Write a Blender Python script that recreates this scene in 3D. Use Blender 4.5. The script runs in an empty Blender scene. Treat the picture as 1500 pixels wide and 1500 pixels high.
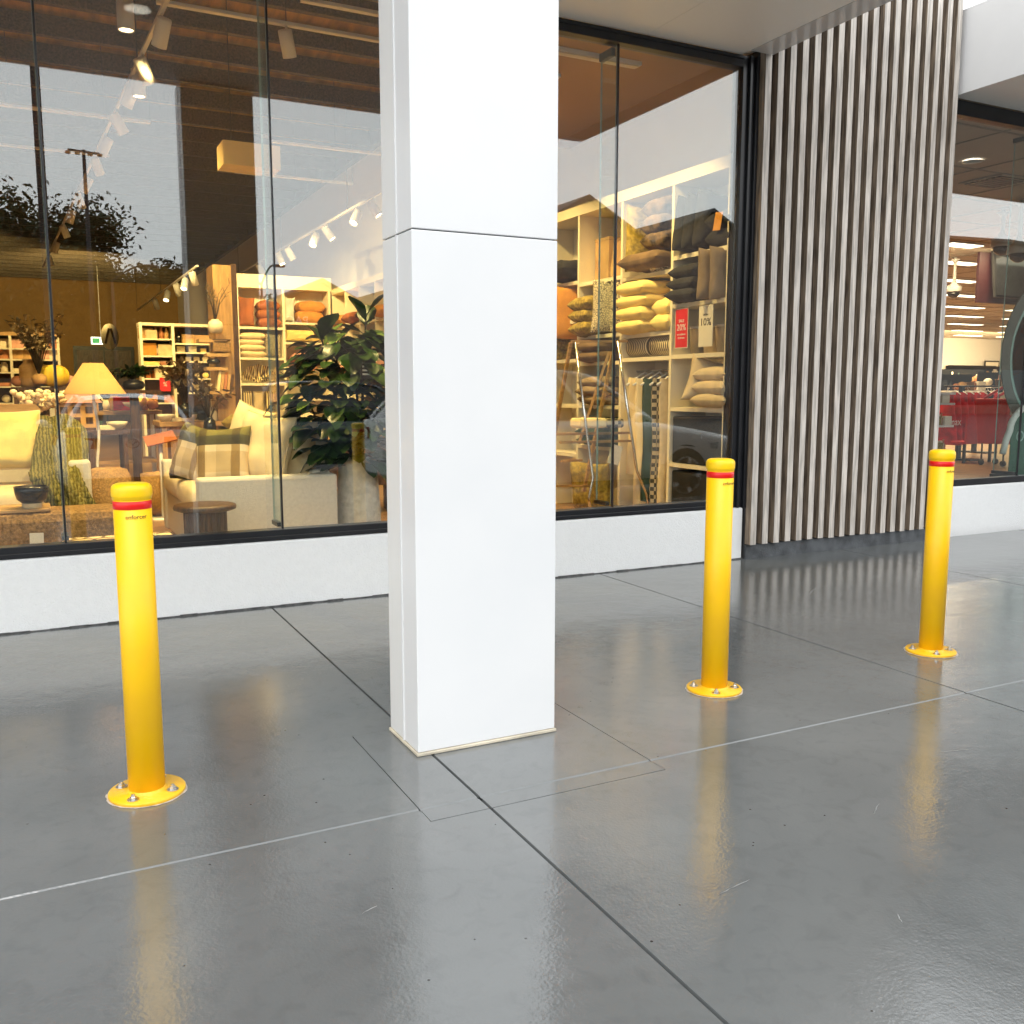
import bpy, math, random
from math import sin, cos, pi, radians as R
from mathutils import Matrix, Vector, Euler, noise as mnoise
rnd = random.Random(7)
S = bpy.context.scene
COL = S.collection

# ------------------------------------------------------------------ materials
MATS = {}
def mat(name, col, rough=.6, metal=0, vary=0, vscale=6, bump=0, bscale=80, spec=.5, emit=None, estr=0, coat=0, stretch=None, col2=None, detail=4):
    m = bpy.data.materials.new(name); m.use_nodes = True
    nt = m.node_tree; b = nt.nodes['Principled BSDF']
    b.inputs['Base Color'].default_value = (*col, 1); b.inputs['Roughness'].default_value = rough
    b.inputs['Metallic'].default_value = metal; b.inputs['Specular IOR Level'].default_value = spec
    b.inputs['Coat Weight'].default_value = coat
    if emit: b.inputs['Emission Color'].default_value = (*emit, 1); b.inputs['Emission Strength'].default_value = estr
    if vary or bump or col2:
        tc = nt.nodes.new('ShaderNodeTexCoord'); src = tc.outputs['Object']
        if stretch:
            mp = nt.nodes.new('ShaderNodeMapping'); mp.inputs['Scale'].default_value = stretch
            nt.links.new(src, mp.inputs[0]); src = mp.outputs[0]
    if vary or col2:
        n = nt.nodes.new('ShaderNodeTexNoise'); n.inputs['Scale'].default_value = vscale; n.inputs['Detail'].default_value = detail
        nt.links.new(src, n.inputs['Vector'])
        mx = nt.nodes.new('ShaderNodeMix'); mx.data_type = 'RGBA'
        a = tuple(max(0, c*(1-vary)) for c in col); c2 = col2 or tuple(min(1, c*(1+vary)) for c in col)
        mx.inputs[6].default_value = (*(col if col2 else a), 1); mx.inputs[7].default_value = (*c2, 1)
        cr = nt.nodes.new('ShaderNodeMapRange'); cr.inputs[1].default_value = .35; cr.inputs[2].default_value = .65
        nt.links.new(n.outputs[0], cr.inputs[0]); nt.links.new(cr.outputs[0], mx.inputs[0]); nt.links.new(mx.outputs[2], b.inputs['Base Color'])
    if bump:
        n2 = nt.nodes.new('ShaderNodeTexNoise'); n2.inputs['Scale'].default_value = bscale; n2.inputs['Detail'].default_value = 3
        nt.links.new(src, n2.inputs['Vector'])
        bp = nt.nodes.new('ShaderNodeBump'); bp.inputs['Strength'].default_value = bump; bp.inputs['Distance'].default_value = .01
        nt.links.new(n2.outputs[0], bp.inputs['Height']); nt.links.new(bp.outputs[0], b.inputs['Normal'])
    MATS[name] = m
    return m
def glass(name, ior, tint):
    m = bpy.data.materials.new(name); m.use_nodes = True; nt = m.node_tree; nt.nodes.clear()
    o = nt.nodes.new('ShaderNodeOutputMaterial'); tr = nt.nodes.new('ShaderNodeBsdfTransparent'); gl = nt.nodes.new('ShaderNodeBsdfGlossy')
    tr.inputs[0].default_value = (*tint, 1); gl.inputs['Roughness'].default_value = 0; gl.inputs[0].default_value = (.97, 1, 1, 1)
    ge = nt.nodes.new('ShaderNodeNewGeometry'); fr = nt.nodes.new('ShaderNodeFresnel')
    mr = nt.nodes.new('ShaderNodeMapRange'); mr.inputs[3].default_value = ior; mr.inputs[4].default_value = 1/ior
    nt.links.new(ge.outputs['Backfacing'], mr.inputs[0]); nt.links.new(mr.outputs[0], fr.inputs['IOR'])
    mx = nt.nodes.new('ShaderNodeMixShader')
    nt.links.new(fr.outputs[0], mx.inputs[0]); nt.links.new(tr.outputs[0], mx.inputs[1]); nt.links.new(gl.outputs[0], mx.inputs[2])
    nt.links.new(mx.outputs[0], o.inputs[0]); MATS[name] = m
    return m

glass('glass', GLASS_IOR := 1.86, (.97, .98, .97))
glass('clear_glass', 1.35, (.93, .975, .95))
mat('glass_edge', (.32, .42, .38), .15, vary=.1)
mat('white_panel', (.755, .765, .775), .28, col2=(.785, .79, .795), vscale=2.2, bump=.05, bscale=1.6, detail=6)
mat('fascia_white', (.84, .845, .85), .35, vary=.01)
mat('panel_side', (.80, .80, .785), .35, bump=.02, bscale=3)
mat('caulk', (.62, .56, .44), .7, vary=.2, bump=.4)
mat('render_white', (.87, .88, .88), .8, vary=.012, vscale=30, bump=.5, bscale=120)
mat('soffit', (.84, .82, .77), .35, bump=.03, bscale=3)
mat('soffit_trim', (.60, .58, .56), .10)
mat('black_frame', (.012, .013, .016), .3, vary=.2)
mat('asphalt', (.05, .05, .052), .85, vary=.3, vscale=40, bump=.6, bscale=150)
mat('slat_face_lit', (.55, .505, .455), .6, vary=.26, vscale=3, stretch=(14, 14, 1.2), bump=.15, bscale=20)
mat('slat_side_shaded', (.24, .185, .135), .6, vary=.5, vscale=5, stretch=(10, 10, .8), bump=.2, bscale=20)  # sides darker than fronts: shade of the narrow gaps put into the colour
mat('slat_back', (.045, .045, .046), .6, vary=.3)
mat('plinth_grey', (.085, .092, .1), .6, vary=.35, vscale=9, bump=.4)
mat('yellow_paint', (.98, .575, .0), .42, col2=(.95, .53, .005), vscale=7, bump=.04, bscale=30, detail=7)
mat('yellow_cap', (.98, .60, .0), .38, vary=.03)
mat('yellow_flange', (.92, .5, .0), .35, vary=.03, col2=(.93, .55, .03), bump=.3, bscale=60)
mat('red_band', (.78, .008, .006), .3)
mat('steel', (.6, .6, .6), .3, metal=1, vary=.15, vscale=40)
mat('joint_dark', (.09, .09, .088), .8, vary=.4, vscale=20, bump=.5)
mat('scuff_pale', (.22, .228, .228), .5, vary=.3, vscale=30)
mat('ink', (.02, .015, .02), .5)
mat('ink_faded', (.42, .17, .03), .5)
mat('pale_scuff', (.55, .50, .44), .7, vary=.2, vscale=30, bump=.5)
mat('line_paint', (.36, .38, .39), .3, vary=.2, vscale=8)
mat('wood_floor', (.30, .16, .06), .35, vary=.35, vscale=3, stretch=(1, 9, 1))
mat('wall_cream', (.70, .66, .60), .85, vary=.02, bump=.03)
mat('wall_tan', (.36, .22, .08), .85, vary=.06, vscale=2)
mat('ceil_brown', (.36, .19, .03), .85, vary=.08, vscale=1.5)
mat('foil', (.52, .27, .04), .5, vary=.3, vscale=2.5, bump=.7, bscale=5, stretch=(4, 1, 1))
mat('purlin', (.10, .072, .045), .6, vary=.7, vscale=38, bump=.5, bscale=40)
mat('shelf_cream', (.78, .70, .52), .5, vary=.02)
mat('shelf_pale', (.72, .62, .45), .5, vary=.05)
mat('oak', (.42, .24, .09), .5, vary=.25, vscale=4, stretch=(8, 8, .8))
mat('oak_flat', (.45, .27, .11), .45, vary=.25, vscale=4, stretch=(1, 8, 8))
mat('dark_wood', (.075, .037, .018), .4, vary=.55, vscale=5, stretch=(10, 10, .7), bump=.2)
mat('white_metal', (.78, .76, .72), .4)
mat('chrome', (.78, .76, .72), .16, metal=1)
mat('brass_wood', (.33, .19, .07), .4, vary=.3, vscale=6, stretch=(1, 8, 8))
mat('black_metal', (.015, .015, .015), .4)
mat('linen', (.78, .63, .38), .95, vary=.05, vscale=7, bump=.35, bscale=120)
mat('linen_grey', (.66, .61, .50), .95, vary=.05, vscale=60, bump=.35, bscale=160)
mat('cushion_cream', (.80, .64, .36), .95, vary=.05, bump=.3, bscale=110)
mat('cushion_yellow', (.80, .62, .22), .95, vary=.08, bump=.3, bscale=110)
mat('cushion_taupe', (.25, .18, .11), .95, vary=.15, bump=.4, bscale=90)
mat('cushion_black', (.012, .012, .014), .9, vary=.4, bump=.5, bscale=60)
mat('cushion_olive', (.28, .20, .035), .95, vary=.4, vscale=30, bump=.6, bscale=70)
mat('cushion_orange', (.55, .24, .04), .9, vary=.12, bump=.3)
mat('cushion_rust', (.30, .09, .025), .9, vary=.2, bump=.3)
mat('cushion_brown', (.14, .085, .04), .9, vary=.3, bump=.5, bscale=60)
mat('cushion_beige', (.60, .47, .28), .95, vary=.1, vscale=12, bump=.4, bscale=90)
mat('cushion_ice', (.55, .56, .52), .95, vary=.1, bump=.4, bscale=60)
mat('fur', (.10, .062, .03), .9, vary=.7, vscale=14, bump=1, bscale=30)
mat('boucle', (.26, .15, .06), .95, vary=.4, vscale=60, bump=1, bscale=90)
mat('boucle_light', (.40, .23, .08), .95, vary=.3, vscale=60, bump=1, bscale=90)
mat('leaf', (.016, .042, .008), .33, vary=.5, vscale=5)
mat('leaf_light', (.10, .17, .03), .4, vary=.3, vscale=5)
mat('leaf_dry', (.16, .11, .06), .7, vary=.5, vscale=9)
mat('petal', (.80, .66, .45), .7, vary=.1)
mat('soil', (.03, .02, .012), .9, bump=.6)
mat('pot_plaster', (.62, .60, .52), .85, vary=.12, vscale=22, bump=1, bscale=28)
mat('ceramic_black', (.012, .012, .014), .2)
mat('ceramic_cream', (.72, .62, .44), .5, vary=.05)
mat('paper_red', (.62, .01, .015), .5)
mat('paper_white', (.80, .74, .60), .6)
mat('kraft', (.45, .26, .10), .7, vary=.2)
mat('terracotta', (.45, .17, .07), .7, vary=.2)
mat('pink', (.65, .33, .24), .7, vary=.15)
mat('yellow_gourd', (.75, .52, .05), .5, vary=.1)
mat('navy', (.012, .016, .03), .7, vary=.3)
mat('green_dark', (.02, .05, .035), .7, vary=.3)
mat('red_cloth', (.48, .006, .010), .6, vary=.4, vscale=6)
mat('red_plastic', (.48, .012, .012), .4, vary=.1)
mat('burgundy', (.022, .002, .004), .45, vary=.05)
mat('ceil_tile', (.52, .45, .36), .9, vary=.03)
mat('grid_line', (.30, .26, .20), .8)
mat('screen', (.010, .012, .014), .15)
mat('grey_disc', (.10, .10, .085), .4)
mat('teal', (.28, .42, .38), .4)
mat('orange_print', (.90, .17, .02), .4, vary=.15, vscale=3)
mat('green_print', (.008, .10, .055), .4, vary=.1)
mat('white_print', (.75, .75, .72), .5)
mat('lamp_shade', (.50, .28, .09), .8, emit=(1, .52, .14), estr=.22)
mat('lens', (1, .9, .7), .4, emit=(1, .80, .48), estr=9)
mat('lens_white', (1, 1, 1), .4, emit=(1, .97, .90), estr=5)
mat('tube_light', (1, 1, 1), .4, emit=(1, .90, .68), estr=3.2)
mat('exit_green', (.0, .25, .08), .4, emit=(.0, .5, .18), estr=.5)
mat('exit_white', (.9, .9, .9), .4, emit=(.9, 1, .9), estr=1.6)
mat('pendant_cloth', (.62, .44, .18), .85, vary=.04, emit=(1, .55, .16), estr=.12)
mat('car_white', (.72, .73, .75), .2, coat=1)
mat('car_silver', (.80, .81, .82), .25, metal=.0, coat=1)
mat('car_navy', (.03, .04, .06), .22, metal=.3, coat=1)
mat('car_red', (.20, .012, .012), .22, coat=1)
mat('car_glass', (.006, .008, .010), .05, spec=.8)
mat('car_black', (.012, .012, .012), .5)
mat('tyre', (.015, .015, .015), .85)
mat('alloy', (.5, .5, .52), .25, metal=.9)
mat('tail_red', (.28, .006, .006), .15, coat=1)
mat('head_lamp', (.25, .27, .3), .08, spec=.9)
mat('bark', (.06, .045, .03), .9, vary=.4, bump=.8, bscale=30)
mat('tree_leaf', (.035, .055, .018), .6, vary=.6, vscale=.5)
mat('brick_far', (.16, .12, .10), .85, vary=.2, vscale=2)
mat('roof_far', (.06, .058, .06), .7, vary=.2)
mat('pole_dark', (.02, .02, .022), .5)
mat('fence_brown', (.12, .09, .06), .8, vary=.2)

# special procedural patterns
def pattern(name, kind, c1, c2, scale, rough=.9, stretch=None, bump=0, axis='X'):
    m = mat(name, c1, rough); nt = m.node_tree; b = nt.nodes['Principled BSDF']
    tc = nt.nodes.new('ShaderNodeTexCoord'); src = tc.outputs['Object']
    mp = nt.nodes.new('ShaderNodeMapping'); mp.inputs['Scale'].default_value = stretch or (1, 1, 1); nt.links.new(src, mp.inputs[0]); src = mp.outputs[0]
    if kind == 'wave':
        t = nt.nodes.new('ShaderNodeTexWave'); t.inputs['Distortion'].default_value = 5; t.inputs['Detail'].default_value = 2.5; t.inputs['Detail Scale'].default_value = 3
    elif kind == 'stripe':
        t = nt.nodes.new('ShaderNodeTexWave'); t.inputs['Distortion'].default_value = .15; t.bands_direction = axis
    elif kind == 'check':
        t = nt.nodes.new('ShaderNodeTexChecker')
    else:
        t = nt.nodes.new('ShaderNodeTexVoronoi'); t.feature = 'DISTANCE_TO_EDGE' if kind == 'net' else 'F1'
    t.inputs['Scale'].default_value = scale; nt.links.new(src, t.inputs['Vector'])
    out = t.outputs['Distance'] if kind in ('net', 'spot') else t.outputs[1]
    cr = nt.nodes.new('ShaderNodeMapRange'); lo, hi = {'net': (.05, .12), 'spot': (.25, .45)}.get(kind, (.4, .6))
    cr.inputs[1].default_value = lo; cr.inputs[2].default_value = hi; nt.links.new(out, cr.inputs[0])
    mx = nt.nodes.new('ShaderNodeMix'); mx.data_type = 'RGBA'; mx.inputs[6].default_value = (*c1, 1); mx.inputs[7].default_value = (*c2, 1)
    nt.links.new(cr.outputs[0], mx.inputs[0]); nt.links.new(mx.outputs[2], b.inputs['Base Color'])
    if bump:
        bp = nt.nodes.new('ShaderNodeBump'); bp.inputs['Strength'].default_value = bump; bp.inputs['Distance'].default_value = .02
        nt.links.new(cr.outputs[0], bp.inputs['Height']); nt.links.new(bp.outputs[0], b.inputs['Normal'])
pattern('knit', 'wave', (.10, .092, .022), (.22, .19, .05), 14, bump=1, stretch=(1, .3, .55))
pattern('zebra', 'net', (.02, .02, .02), (.66, .55, .36), 52)
pattern('stripe_throw', 'stripe', (.02, .02, .02), (.70, .58, .36), 11, axis='Y')
pattern('check_throw', 'check', (.03, .03, .025), (.36, .30, .2), 28)
pattern('pebble', 'net', (.12, .07, .03), (.72, .56, .32), 9, bump=.6)
pattern('shell_stripe', 'stripe', (.10, .06, .02), (.75, .60, .30), 8)
pattern('plaid', 'stripe', (.66, .56, .36), (.60, .50, .30), 3)
def plaid():
    m = MATS['plaid']; nt = m.node_tree; b = nt.nodes['Principled BSDF']
    tc = nt.nodes.new('ShaderNodeTexCoord'); sp = nt.nodes.new('ShaderNodeSeparateXYZ'); nt.links.new(tc.outputs['Object'], sp.inputs[0])
    r1 = nt.nodes.new('ShaderNodeValToRGB'); r1.color_ramp.interpolation = 'CONSTANT'
    els = [(0, (.06, .07, .02)), (.12, (.68, .56, .36)), (.26, (.58, .44, .24)), (.56, (.70, .58, .38)), (.66, (.065, .06, .018)), (.80, (.17, .15, .03))]
    e = r1.color_ramp.elements; e[0].position = 0; e[0].color = (*els[0][1], 1); e[1].position = els[1][0]; e[1].color = (*els[1][1], 1)
    for p, c in els[2:]: k = e.new(p); k.color = (*c, 1)
    r2 = nt.nodes.new('ShaderNodeValToRGB'); r2.color_ramp.interpolation = 'CONSTANT'
    e = r2.color_ramp.elements; e[0].color = (1, 1, 1, 1); e[1].position = .18; e[1].color = (.42, .34, .16, 1)
    for p, c in [(.30, (1, 1, .95)), (.46, (.8, .78, .7)), (.68, (.42, .34, .16)), (.8, (1, 1, 1))]: k = e.new(p); k.color = (*c, 1)
    for o, r in (('Z', r1), ('X', r2)):
        mr = nt.nodes.new('ShaderNodeMapRange'); mr.inputs[1].default_value = -.25; mr.inputs[2].default_value = .25
        nt.links.new(sp.outputs[o], mr.inputs[0]); nt.links.new(mr.outputs[0], r.inputs[0])
    mx = nt.nodes.new('ShaderNodeMix'); mx.data_type = 'RGBA'; mx.blend_type = 'MULTIPLY'; mx.inputs[0].default_value = 1
    nt.links.new(r1.outputs[0], mx.inputs[6]); nt.links.new(r2.outputs[0], mx.inputs[7]); nt.links.new(mx.outputs[2], b.inputs['Base Color'])
plaid()
def floor_mat():
    m = mat('floor_paint', (.155, .16, .165), .2); nt = m.node_tree; b = nt.nodes['Principled BSDF']
    tc = nt.nodes.new('ShaderNodeTexCoord')
    def noise_(sc, det=3, dist=0):
        n = nt.nodes.new('ShaderNodeTexNoise'); n.inputs['Scale'].default_value = sc; n.inputs['Detail'].default_value = det; n.inputs['Distortion'].default_value = dist
        nt.links.new(tc.outputs['Object'], n.inputs['Vector']); return n
    n1 = noise_(1.3, 4); mx = nt.nodes.new('ShaderNodeMix'); mx.data_type = 'RGBA'
    mx.inputs[6].default_value = (.132, .142, .145, 1); mx.inputs[7].default_value = (.162, .171, .173, 1)
    cr = nt.nodes.new('ShaderNodeMapRange'); cr.inputs[1].default_value = .3; cr.inputs[2].default_value = .7
    nt.links.new(n1.outputs[0], cr.inputs[0]); nt.links.new(cr.outputs[0], mx.inputs[0])
    # dark grit specks
    v = nt.nodes.new('ShaderNodeTexVoronoi'); v.inputs['Scale'].default_value = 9; nt.links.new(tc.outputs['Object'], v.inputs['Vector'])
    lt = nt.nodes.new('ShaderNodeMath'); lt.operation = 'LESS_THAN'; lt.inputs[1].default_value = .035; nt.links.new(v.outputs['Distance'], lt.inputs[0])
    mx2 = nt.nodes.new('ShaderNodeMix'); mx2.data_type = 'RGBA'; mx2.inputs[7].default_value = (.05, .05, .05, 1)
    nt.links.new(lt.outputs[0], mx2.inputs[0]); nt.links.new(mx.outputs[2], mx2.inputs[6]); nt.links.new(mx2.outputs[2], b.inputs['Base Color'])
    n3 = noise_(.55, 7, 1.6); st = nt.nodes.new('ShaderNodeMapRange'); st.inputs[1].default_value = .30; st.inputs[2].default_value = .62; st.inputs[3].default_value = .80; st.inputs[4].default_value = 1.06; nt.links.new(n3.outputs[0], st.inputs[0])
    n4 = noise_(14, 6, .8); s4 = nt.nodes.new('ShaderNodeMapRange'); s4.inputs[1].default_value = .25; s4.inputs[2].default_value = .5; s4.inputs[3].default_value = .90; s4.inputs[4].default_value = 1.02; nt.links.new(n4.outputs[0], s4.inputs[0])
    mm = nt.nodes.new('ShaderNodeMath'); mm.operation = 'MULTIPLY'; nt.links.new(st.outputs[0], mm.inputs[0]); nt.links.new(s4.outputs[0], mm.inputs[1])
    vs_ = nt.nodes.new('ShaderNodeVectorMath'); vs_.operation = 'SCALE'; nt.links.new(mx2.outputs[2], vs_.inputs[0]); nt.links.new(mm.outputs[0], vs_.inputs['Scale']); nt.links.new(vs_.outputs[0], b.inputs['Base Color'])
    n2 = noise_(.9, 6, .8); r = nt.nodes.new('ShaderNodeMapRange'); r.inputs[1].default_value = .35; r.inputs[2].default_value = .65
    r.inputs[3].default_value = .03; r.inputs[4].default_value = .095; nt.links.new(n2.outputs[0], r.inputs[0]); nt.links.new(r.outputs[0], b.inputs['Roughness'])
    b.inputs['IOR'].default_value = 2.0
    fine = noise_(95, 3); mid = noise_(11, 3, .6); big = noise_(2.2, 2)
    a1 = nt.nodes.new('ShaderNodeMath'); a1.operation = 'MULTIPLY_ADD'; a1.inputs[1].default_value = 1.6
    nt.links.new(mid.outputs[0], a1.inputs[0]); nt.links.new(fine.outputs[0], a1.inputs[2])
    a2 = nt.nodes.new('ShaderNodeMath'); a2.operation = 'MULTIPLY_ADD'; a2.inputs[1].default_value = 4
    nt.links.new(big.outputs[0], a2.inputs[0]); nt.links.new(a1.outputs[0], a2.inputs[2])
    bp = nt.nodes.new('ShaderNodeBump'); bp.inputs['Strength'].default_value = .33; bp.inputs['Distance'].default_value = .0020
    nt.links.new(a2.outputs[0], bp.inputs['Height']); nt.links.new(bp.outputs[0], b.inputs['Normal'])
floor_mat()

# ------------------------------------------------------------------ mesh builder
class MB:
    def __init__(s): s.v = []; s.f = []; s.m = []; s.sm = []; s.mats = []; s.cur = 0; s.M = None
    def use(s, name):
        if name not in s.mats: s.mats.append(name)
        s.cur = s.mats.index(name); return s
    def add(s, vs, fs, smooth=False):
        o = len(s.v)
        s.v += [tuple(s.M @ Vector(p)) for p in vs] if s.M else [tuple(p) for p in vs]
        for f in fs: s.f.append(tuple(i+o for i in f)); s.m.append(s.cur); s.sm.append(smooth)
        return s
    def box(s, x0, y0, z0, x1, y1, z1):
        x0, x1 = min(x0, x1), max(x0, x1); y0, y1 = min(y0, y1), max(y0, y1); z0, z1 = min(z0, z1), max(z0, z1)
        return s.add([(x0, y0, z0), (x1, y0, z0), (x1, y1, z0), (x0, y1, z0), (x0, y0, z1), (x1, y0, z1), (x1, y1, z1), (x0, y1, z1)],
              [(0, 3, 2, 1), (4, 5, 6, 7), (0, 1, 5, 4), (1, 2, 6, 5), (2, 3, 7, 6), (3, 0, 4, 7)])
    def lathe(s, prof, n=24, c=(0, 0, 0), smooth=True, a0=0):
        vs = []; fs = []
        for r, z in prof:
            for i in range(n):
                a = a0+2*pi*i/n; vs.append((c[0]+r*cos(a), c[1]+r*sin(a), c[2]+z))
        for j in range(len(prof)-1):
            for i in range(n):
                k = (i+1) % n; fs.append((j*n+i, j*n+k, (j+1)*n+k, (j+1)*n+i))
        if prof[0][0] > 1e-6: fs.append(tuple(range(n-1, -1, -1)))
        if prof[-1][0] > 1e-6: fs.append(tuple((len(prof)-1)*n+i for i in range(n)))
        return s.add(vs, fs, smooth)
    def tube(s, pts, r, n=8, smooth=True):
        P = [Vector(p) for p in pts]; rs = r if isinstance(r, (list, tuple)) else [r]*len(P); vs = []; fs = []
        up = None
        for i, p in enumerate(P):
            t = (P[min(i+1, len(P)-1)]-P[max(i-1, 0)]).normalized()
            if up is None: up = Vector((0, 0, 1)) if abs(t.z) < .9 else Vector((1, 0, 0))
            a = t.cross(up).normalized(); b = a.cross(t).normalized(); up = b
            for k in range(n):
                q = 2*pi*k/n; vs.append(p+(a*cos(q)+b*sin(q))*rs[i])
        for i in range(len(P)-1):
            for k in range(n):
                l = (k+1) % n; fs.append((i*n+k, i*n+l, (i+1)*n+l, (i+1)*n+k))
        fs.append(tuple(range(n-1, -1, -1))); fs.append(tuple((len(P)-1)*n+k for k in range(n)))
        return s.add(vs, fs, smooth)
    def bar(s, a, b, w, h=None):
        h = h or w; a = Vector(a); b = Vector(b); t = (b-a).normalized()
        up = Vector((0, 0, 1)) if abs(t.z) < .95 else Vector((0, 1, 0))
        x = t.cross(up).normalized()*w/2; y = x.cross(t).normalized()*h/2
        return s.add([a-x-y, a+x-y, a+x+y, a-x+y, b-x-y, b+x-y, b+x+y, b-x+y], [(0, 1, 2, 3), (7, 6, 5, 4), (0, 4, 5, 1), (1, 5, 6, 2), (2, 6, 7, 3), (3, 7, 4, 0)])
    def grid(s, fn, nu, nv, smooth=True, closed=False):
        vs = [fn(i/nu, j/nv) for j in range(nv+1) for i in range(nu+1)]; w = nu+1
        fs = [(j*w+i, j*w+i+1, (j+1)*w+i+1, (j+1)*w+i) for j in range(nv) for i in range(nu)]
        return s.add(vs, fs, smooth)
    def prism(s, poly, fn0, fn1, smooth=False):
        n = len(poly); vs = [fn0(p) for p in poly]+[fn1(p) for p in poly]
        fs = [tuple(range(n)), tuple(range(2*n-1, n-1, -1))]+[(i, i+n, (i+1) % n+n, (i+1) % n) for i in range(n)]
        return s.add(vs, fs, smooth)
    def sphere(s, c, r, n=12, sq=1):
        return s.lathe([(max(1e-7, r*sin(pi*k/n)), -r*sq*cos(pi*k/n)) for k in range(n+1)], n*2, c)
    def pillow(s, w, h, t, seed=0, ear=.07, n=16, sag=0):
        q = 3.1*seed
        for sg in (1, -1):
            def fn(a, b):
                u, v = sin(pi/2*(2*a-1)), sin(pi/2*(2*b-1))
                x = w/2*u*(1-ear*(1-v*v)*abs(u)); z = h/2*v*(1-ear*(1-u*u)*abs(v))
                e = max(0, (1-abs(u)**4.5)*(1-abs(v)**4.5))**.5
                wr = mnoise.noise((u*2.0+q, v*2.0, sg*2+seed))*.18+mnoise.noise((u*4.5+q, v*4.5+.8*mnoise.noise((u*2, v*2, q)), sg))*.11
                y = sg*t/2*e*(1+wr)+sag*(u*u+v*v)*.5
                return (x, y*(1 if sg > 0 else 1), z)
            if sg > 0: s.grid(lambda a, b: fn(1-a, b), n, n)
            else: s.grid(fn, n, n)
        return s
    def puff(s, w, d, h, p=.28, n=24, seed=0):      # rounded box cushion
        def sg(a, e): return (abs(a)**e)*(1 if a >= 0 else -1)
        def fn(a, b):
            th, ph = 2*pi*a, pi*(b-.5); c = sg(cos(ph), p); q = (w/2*c*sg(cos(th), p), d/2*c*sg(sin(th), p), h/2*sg(sin(ph), .55))
            k = 1+.05*mnoise.noise((q[0]*5+seed, q[1]*5, q[2]*5)); dome = 1+.18*(1-(2*q[0]/w)**2)*(1-(2*q[1]/d)**2)
            return (q[0]*k, q[1]*k, q[2]*k*dome)
        return s.grid(fn, n*2, n)
    def leaf(s, base, d, up, L, W, droop=.25, nu=4, nv=6):
        d = Vector(d).normalized(); x = d.cross(Vector(up)).normalized(); nrm = x.cross(d).normalized(); base = Vector(base)
        def fn(a, b):
            u = 2*a-1; wd = W/2*(sin(pi*min(1, b*.96+.02))**.7)*(.62+.5*b if b < .75 else 1.0-.2*(b-.75))
            return base+d*(L*b)+x*(u*wd)+nrm*(abs(u)*wd*.32-droop*L*b*b+.02*L*sin(9*b+3*u))
        return s.grid(fn, nu, nv)
    def build(s, name, parent=None, material=None, loc=None, rot=None, bevel=0, smooth_angle=None):
        me = bpy.data.meshes.new(name); me.from_pydata(s.v, [], s.f)
        ms = s.mats if s.mats else [material]
        for m in ms: me.materials.append(MATS[m])
        me.polygons.foreach_set('material_index', s.m); me.polygons.foreach_set('use_smooth', s.sm); me.update()
        o = bpy.data.objects.new(name, me); COL.objects.link(o)
        if parent: o.parent = parent
        if loc: o.location = loc
        if rot: o.rotation_euler = rot
        if bevel:
            b = o.modifiers.new('bevel', 'BEVEL'); b.width = bevel; b.segments = 2; b.limit_method = 'ANGLE'; b.angle_limit = R(40)
        return o
def mb(material): return MB().use(material)
def tag(o, label=None, cat=None, group=None, kind=None):
    if label: o['label'] = label
    if cat: o['category'] = cat
    if group: o['group'] = group
    if kind: o['kind'] = kind
    return o
def thing(name, label, cat, loc=(0, 0, 0), rz=0, group=None):
    o = bpy.data.objects.new(name, None); COL.objects.link(o); o.empty_display_size = .1
    o.location = loc; o.rotation_euler = (0, 0, rz)
    return tag(o, label, cat, group)
def kids(o): return [c for c in bpy.data.objects if c.parent == o]
def dup(root, loc, rz=None, label=None, parent=None):
    r = root.copy(); COL.objects.link(r)
    if parent: r.parent = parent
    if loc is not None: r.location = loc
    if rz is not None: r.rotation_euler = (0, 0, rz)
    if label: r['label'] = label
    for c in kids(root): dup(c, None, None, None, r)
    return r
def struct(name, m): o = m.build(name); o['kind'] = 'structure'; return o
def text_mesh(txt, size, depth=.001):
    cu = bpy.data.curves.new('lettering', 'FONT'); cu.body = txt; cu.size = size; cu.extrude = depth; cu.align_x = 'CENTER'; cu.align_y = 'CENTER'; cu.resolution_u = 4
    t = bpy.data.objects.new('lettering', cu); COL.objects.link(t); bpy.context.view_layer.update()
    dg = bpy.context.evaluated_depsgraph_get(); me = bpy.data.meshes.new_from_object(t.evaluated_get(dg))
    bpy.data.objects.remove(t); bpy.data.curves.remove(cu)
    return me
def lettering(txt, size, material, parent, loc, rot, mirror=False):
    me = text_mesh(txt, size); me.materials.clear(); me.materials.append(MATS[material]); me.name = 'lettering'
    o = bpy.data.objects.new('lettering', me); COL.objects.link(o); o.parent = parent; o.location = loc; o.rotation_euler = rot
    return o
def spot(loc, target, power, col=(1, .70, .32), size=100, blend=.8, rad=.05):
    l = bpy.data.lights.new('shop_lamp_or_fill', 'SPOT'); l.energy = power; l.color = col; l.spot_size = R(size); l.spot_blend = blend; l.shadow_soft_size = rad
    o = bpy.data.objects.new('shop_lamp_or_fill', l); COL.objects.link(o); o.location = loc
    o.rotation_euler = (Vector(target)-Vector(loc)).to_track_quat('-Z', 'Y').to_euler()
    return o
def arealamp(loc, target, power, sx, sy, col=(1, .9, .7)):
    l = bpy.data.lights.new('shop_lamp_or_fill', 'AREA'); l.energy = power; l.color = col; l.shape = 'RECTANGLE'; l.size = sx; l.size_y = sy
    o = bpy.data.objects.new('shop_lamp_or_fill', l); COL.objects.link(o); o.location = loc
    o.rotation_euler = (Vector(target)-Vector(loc)).to_track_quat('-Z', 'Y').to_euler()
    return o

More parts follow.
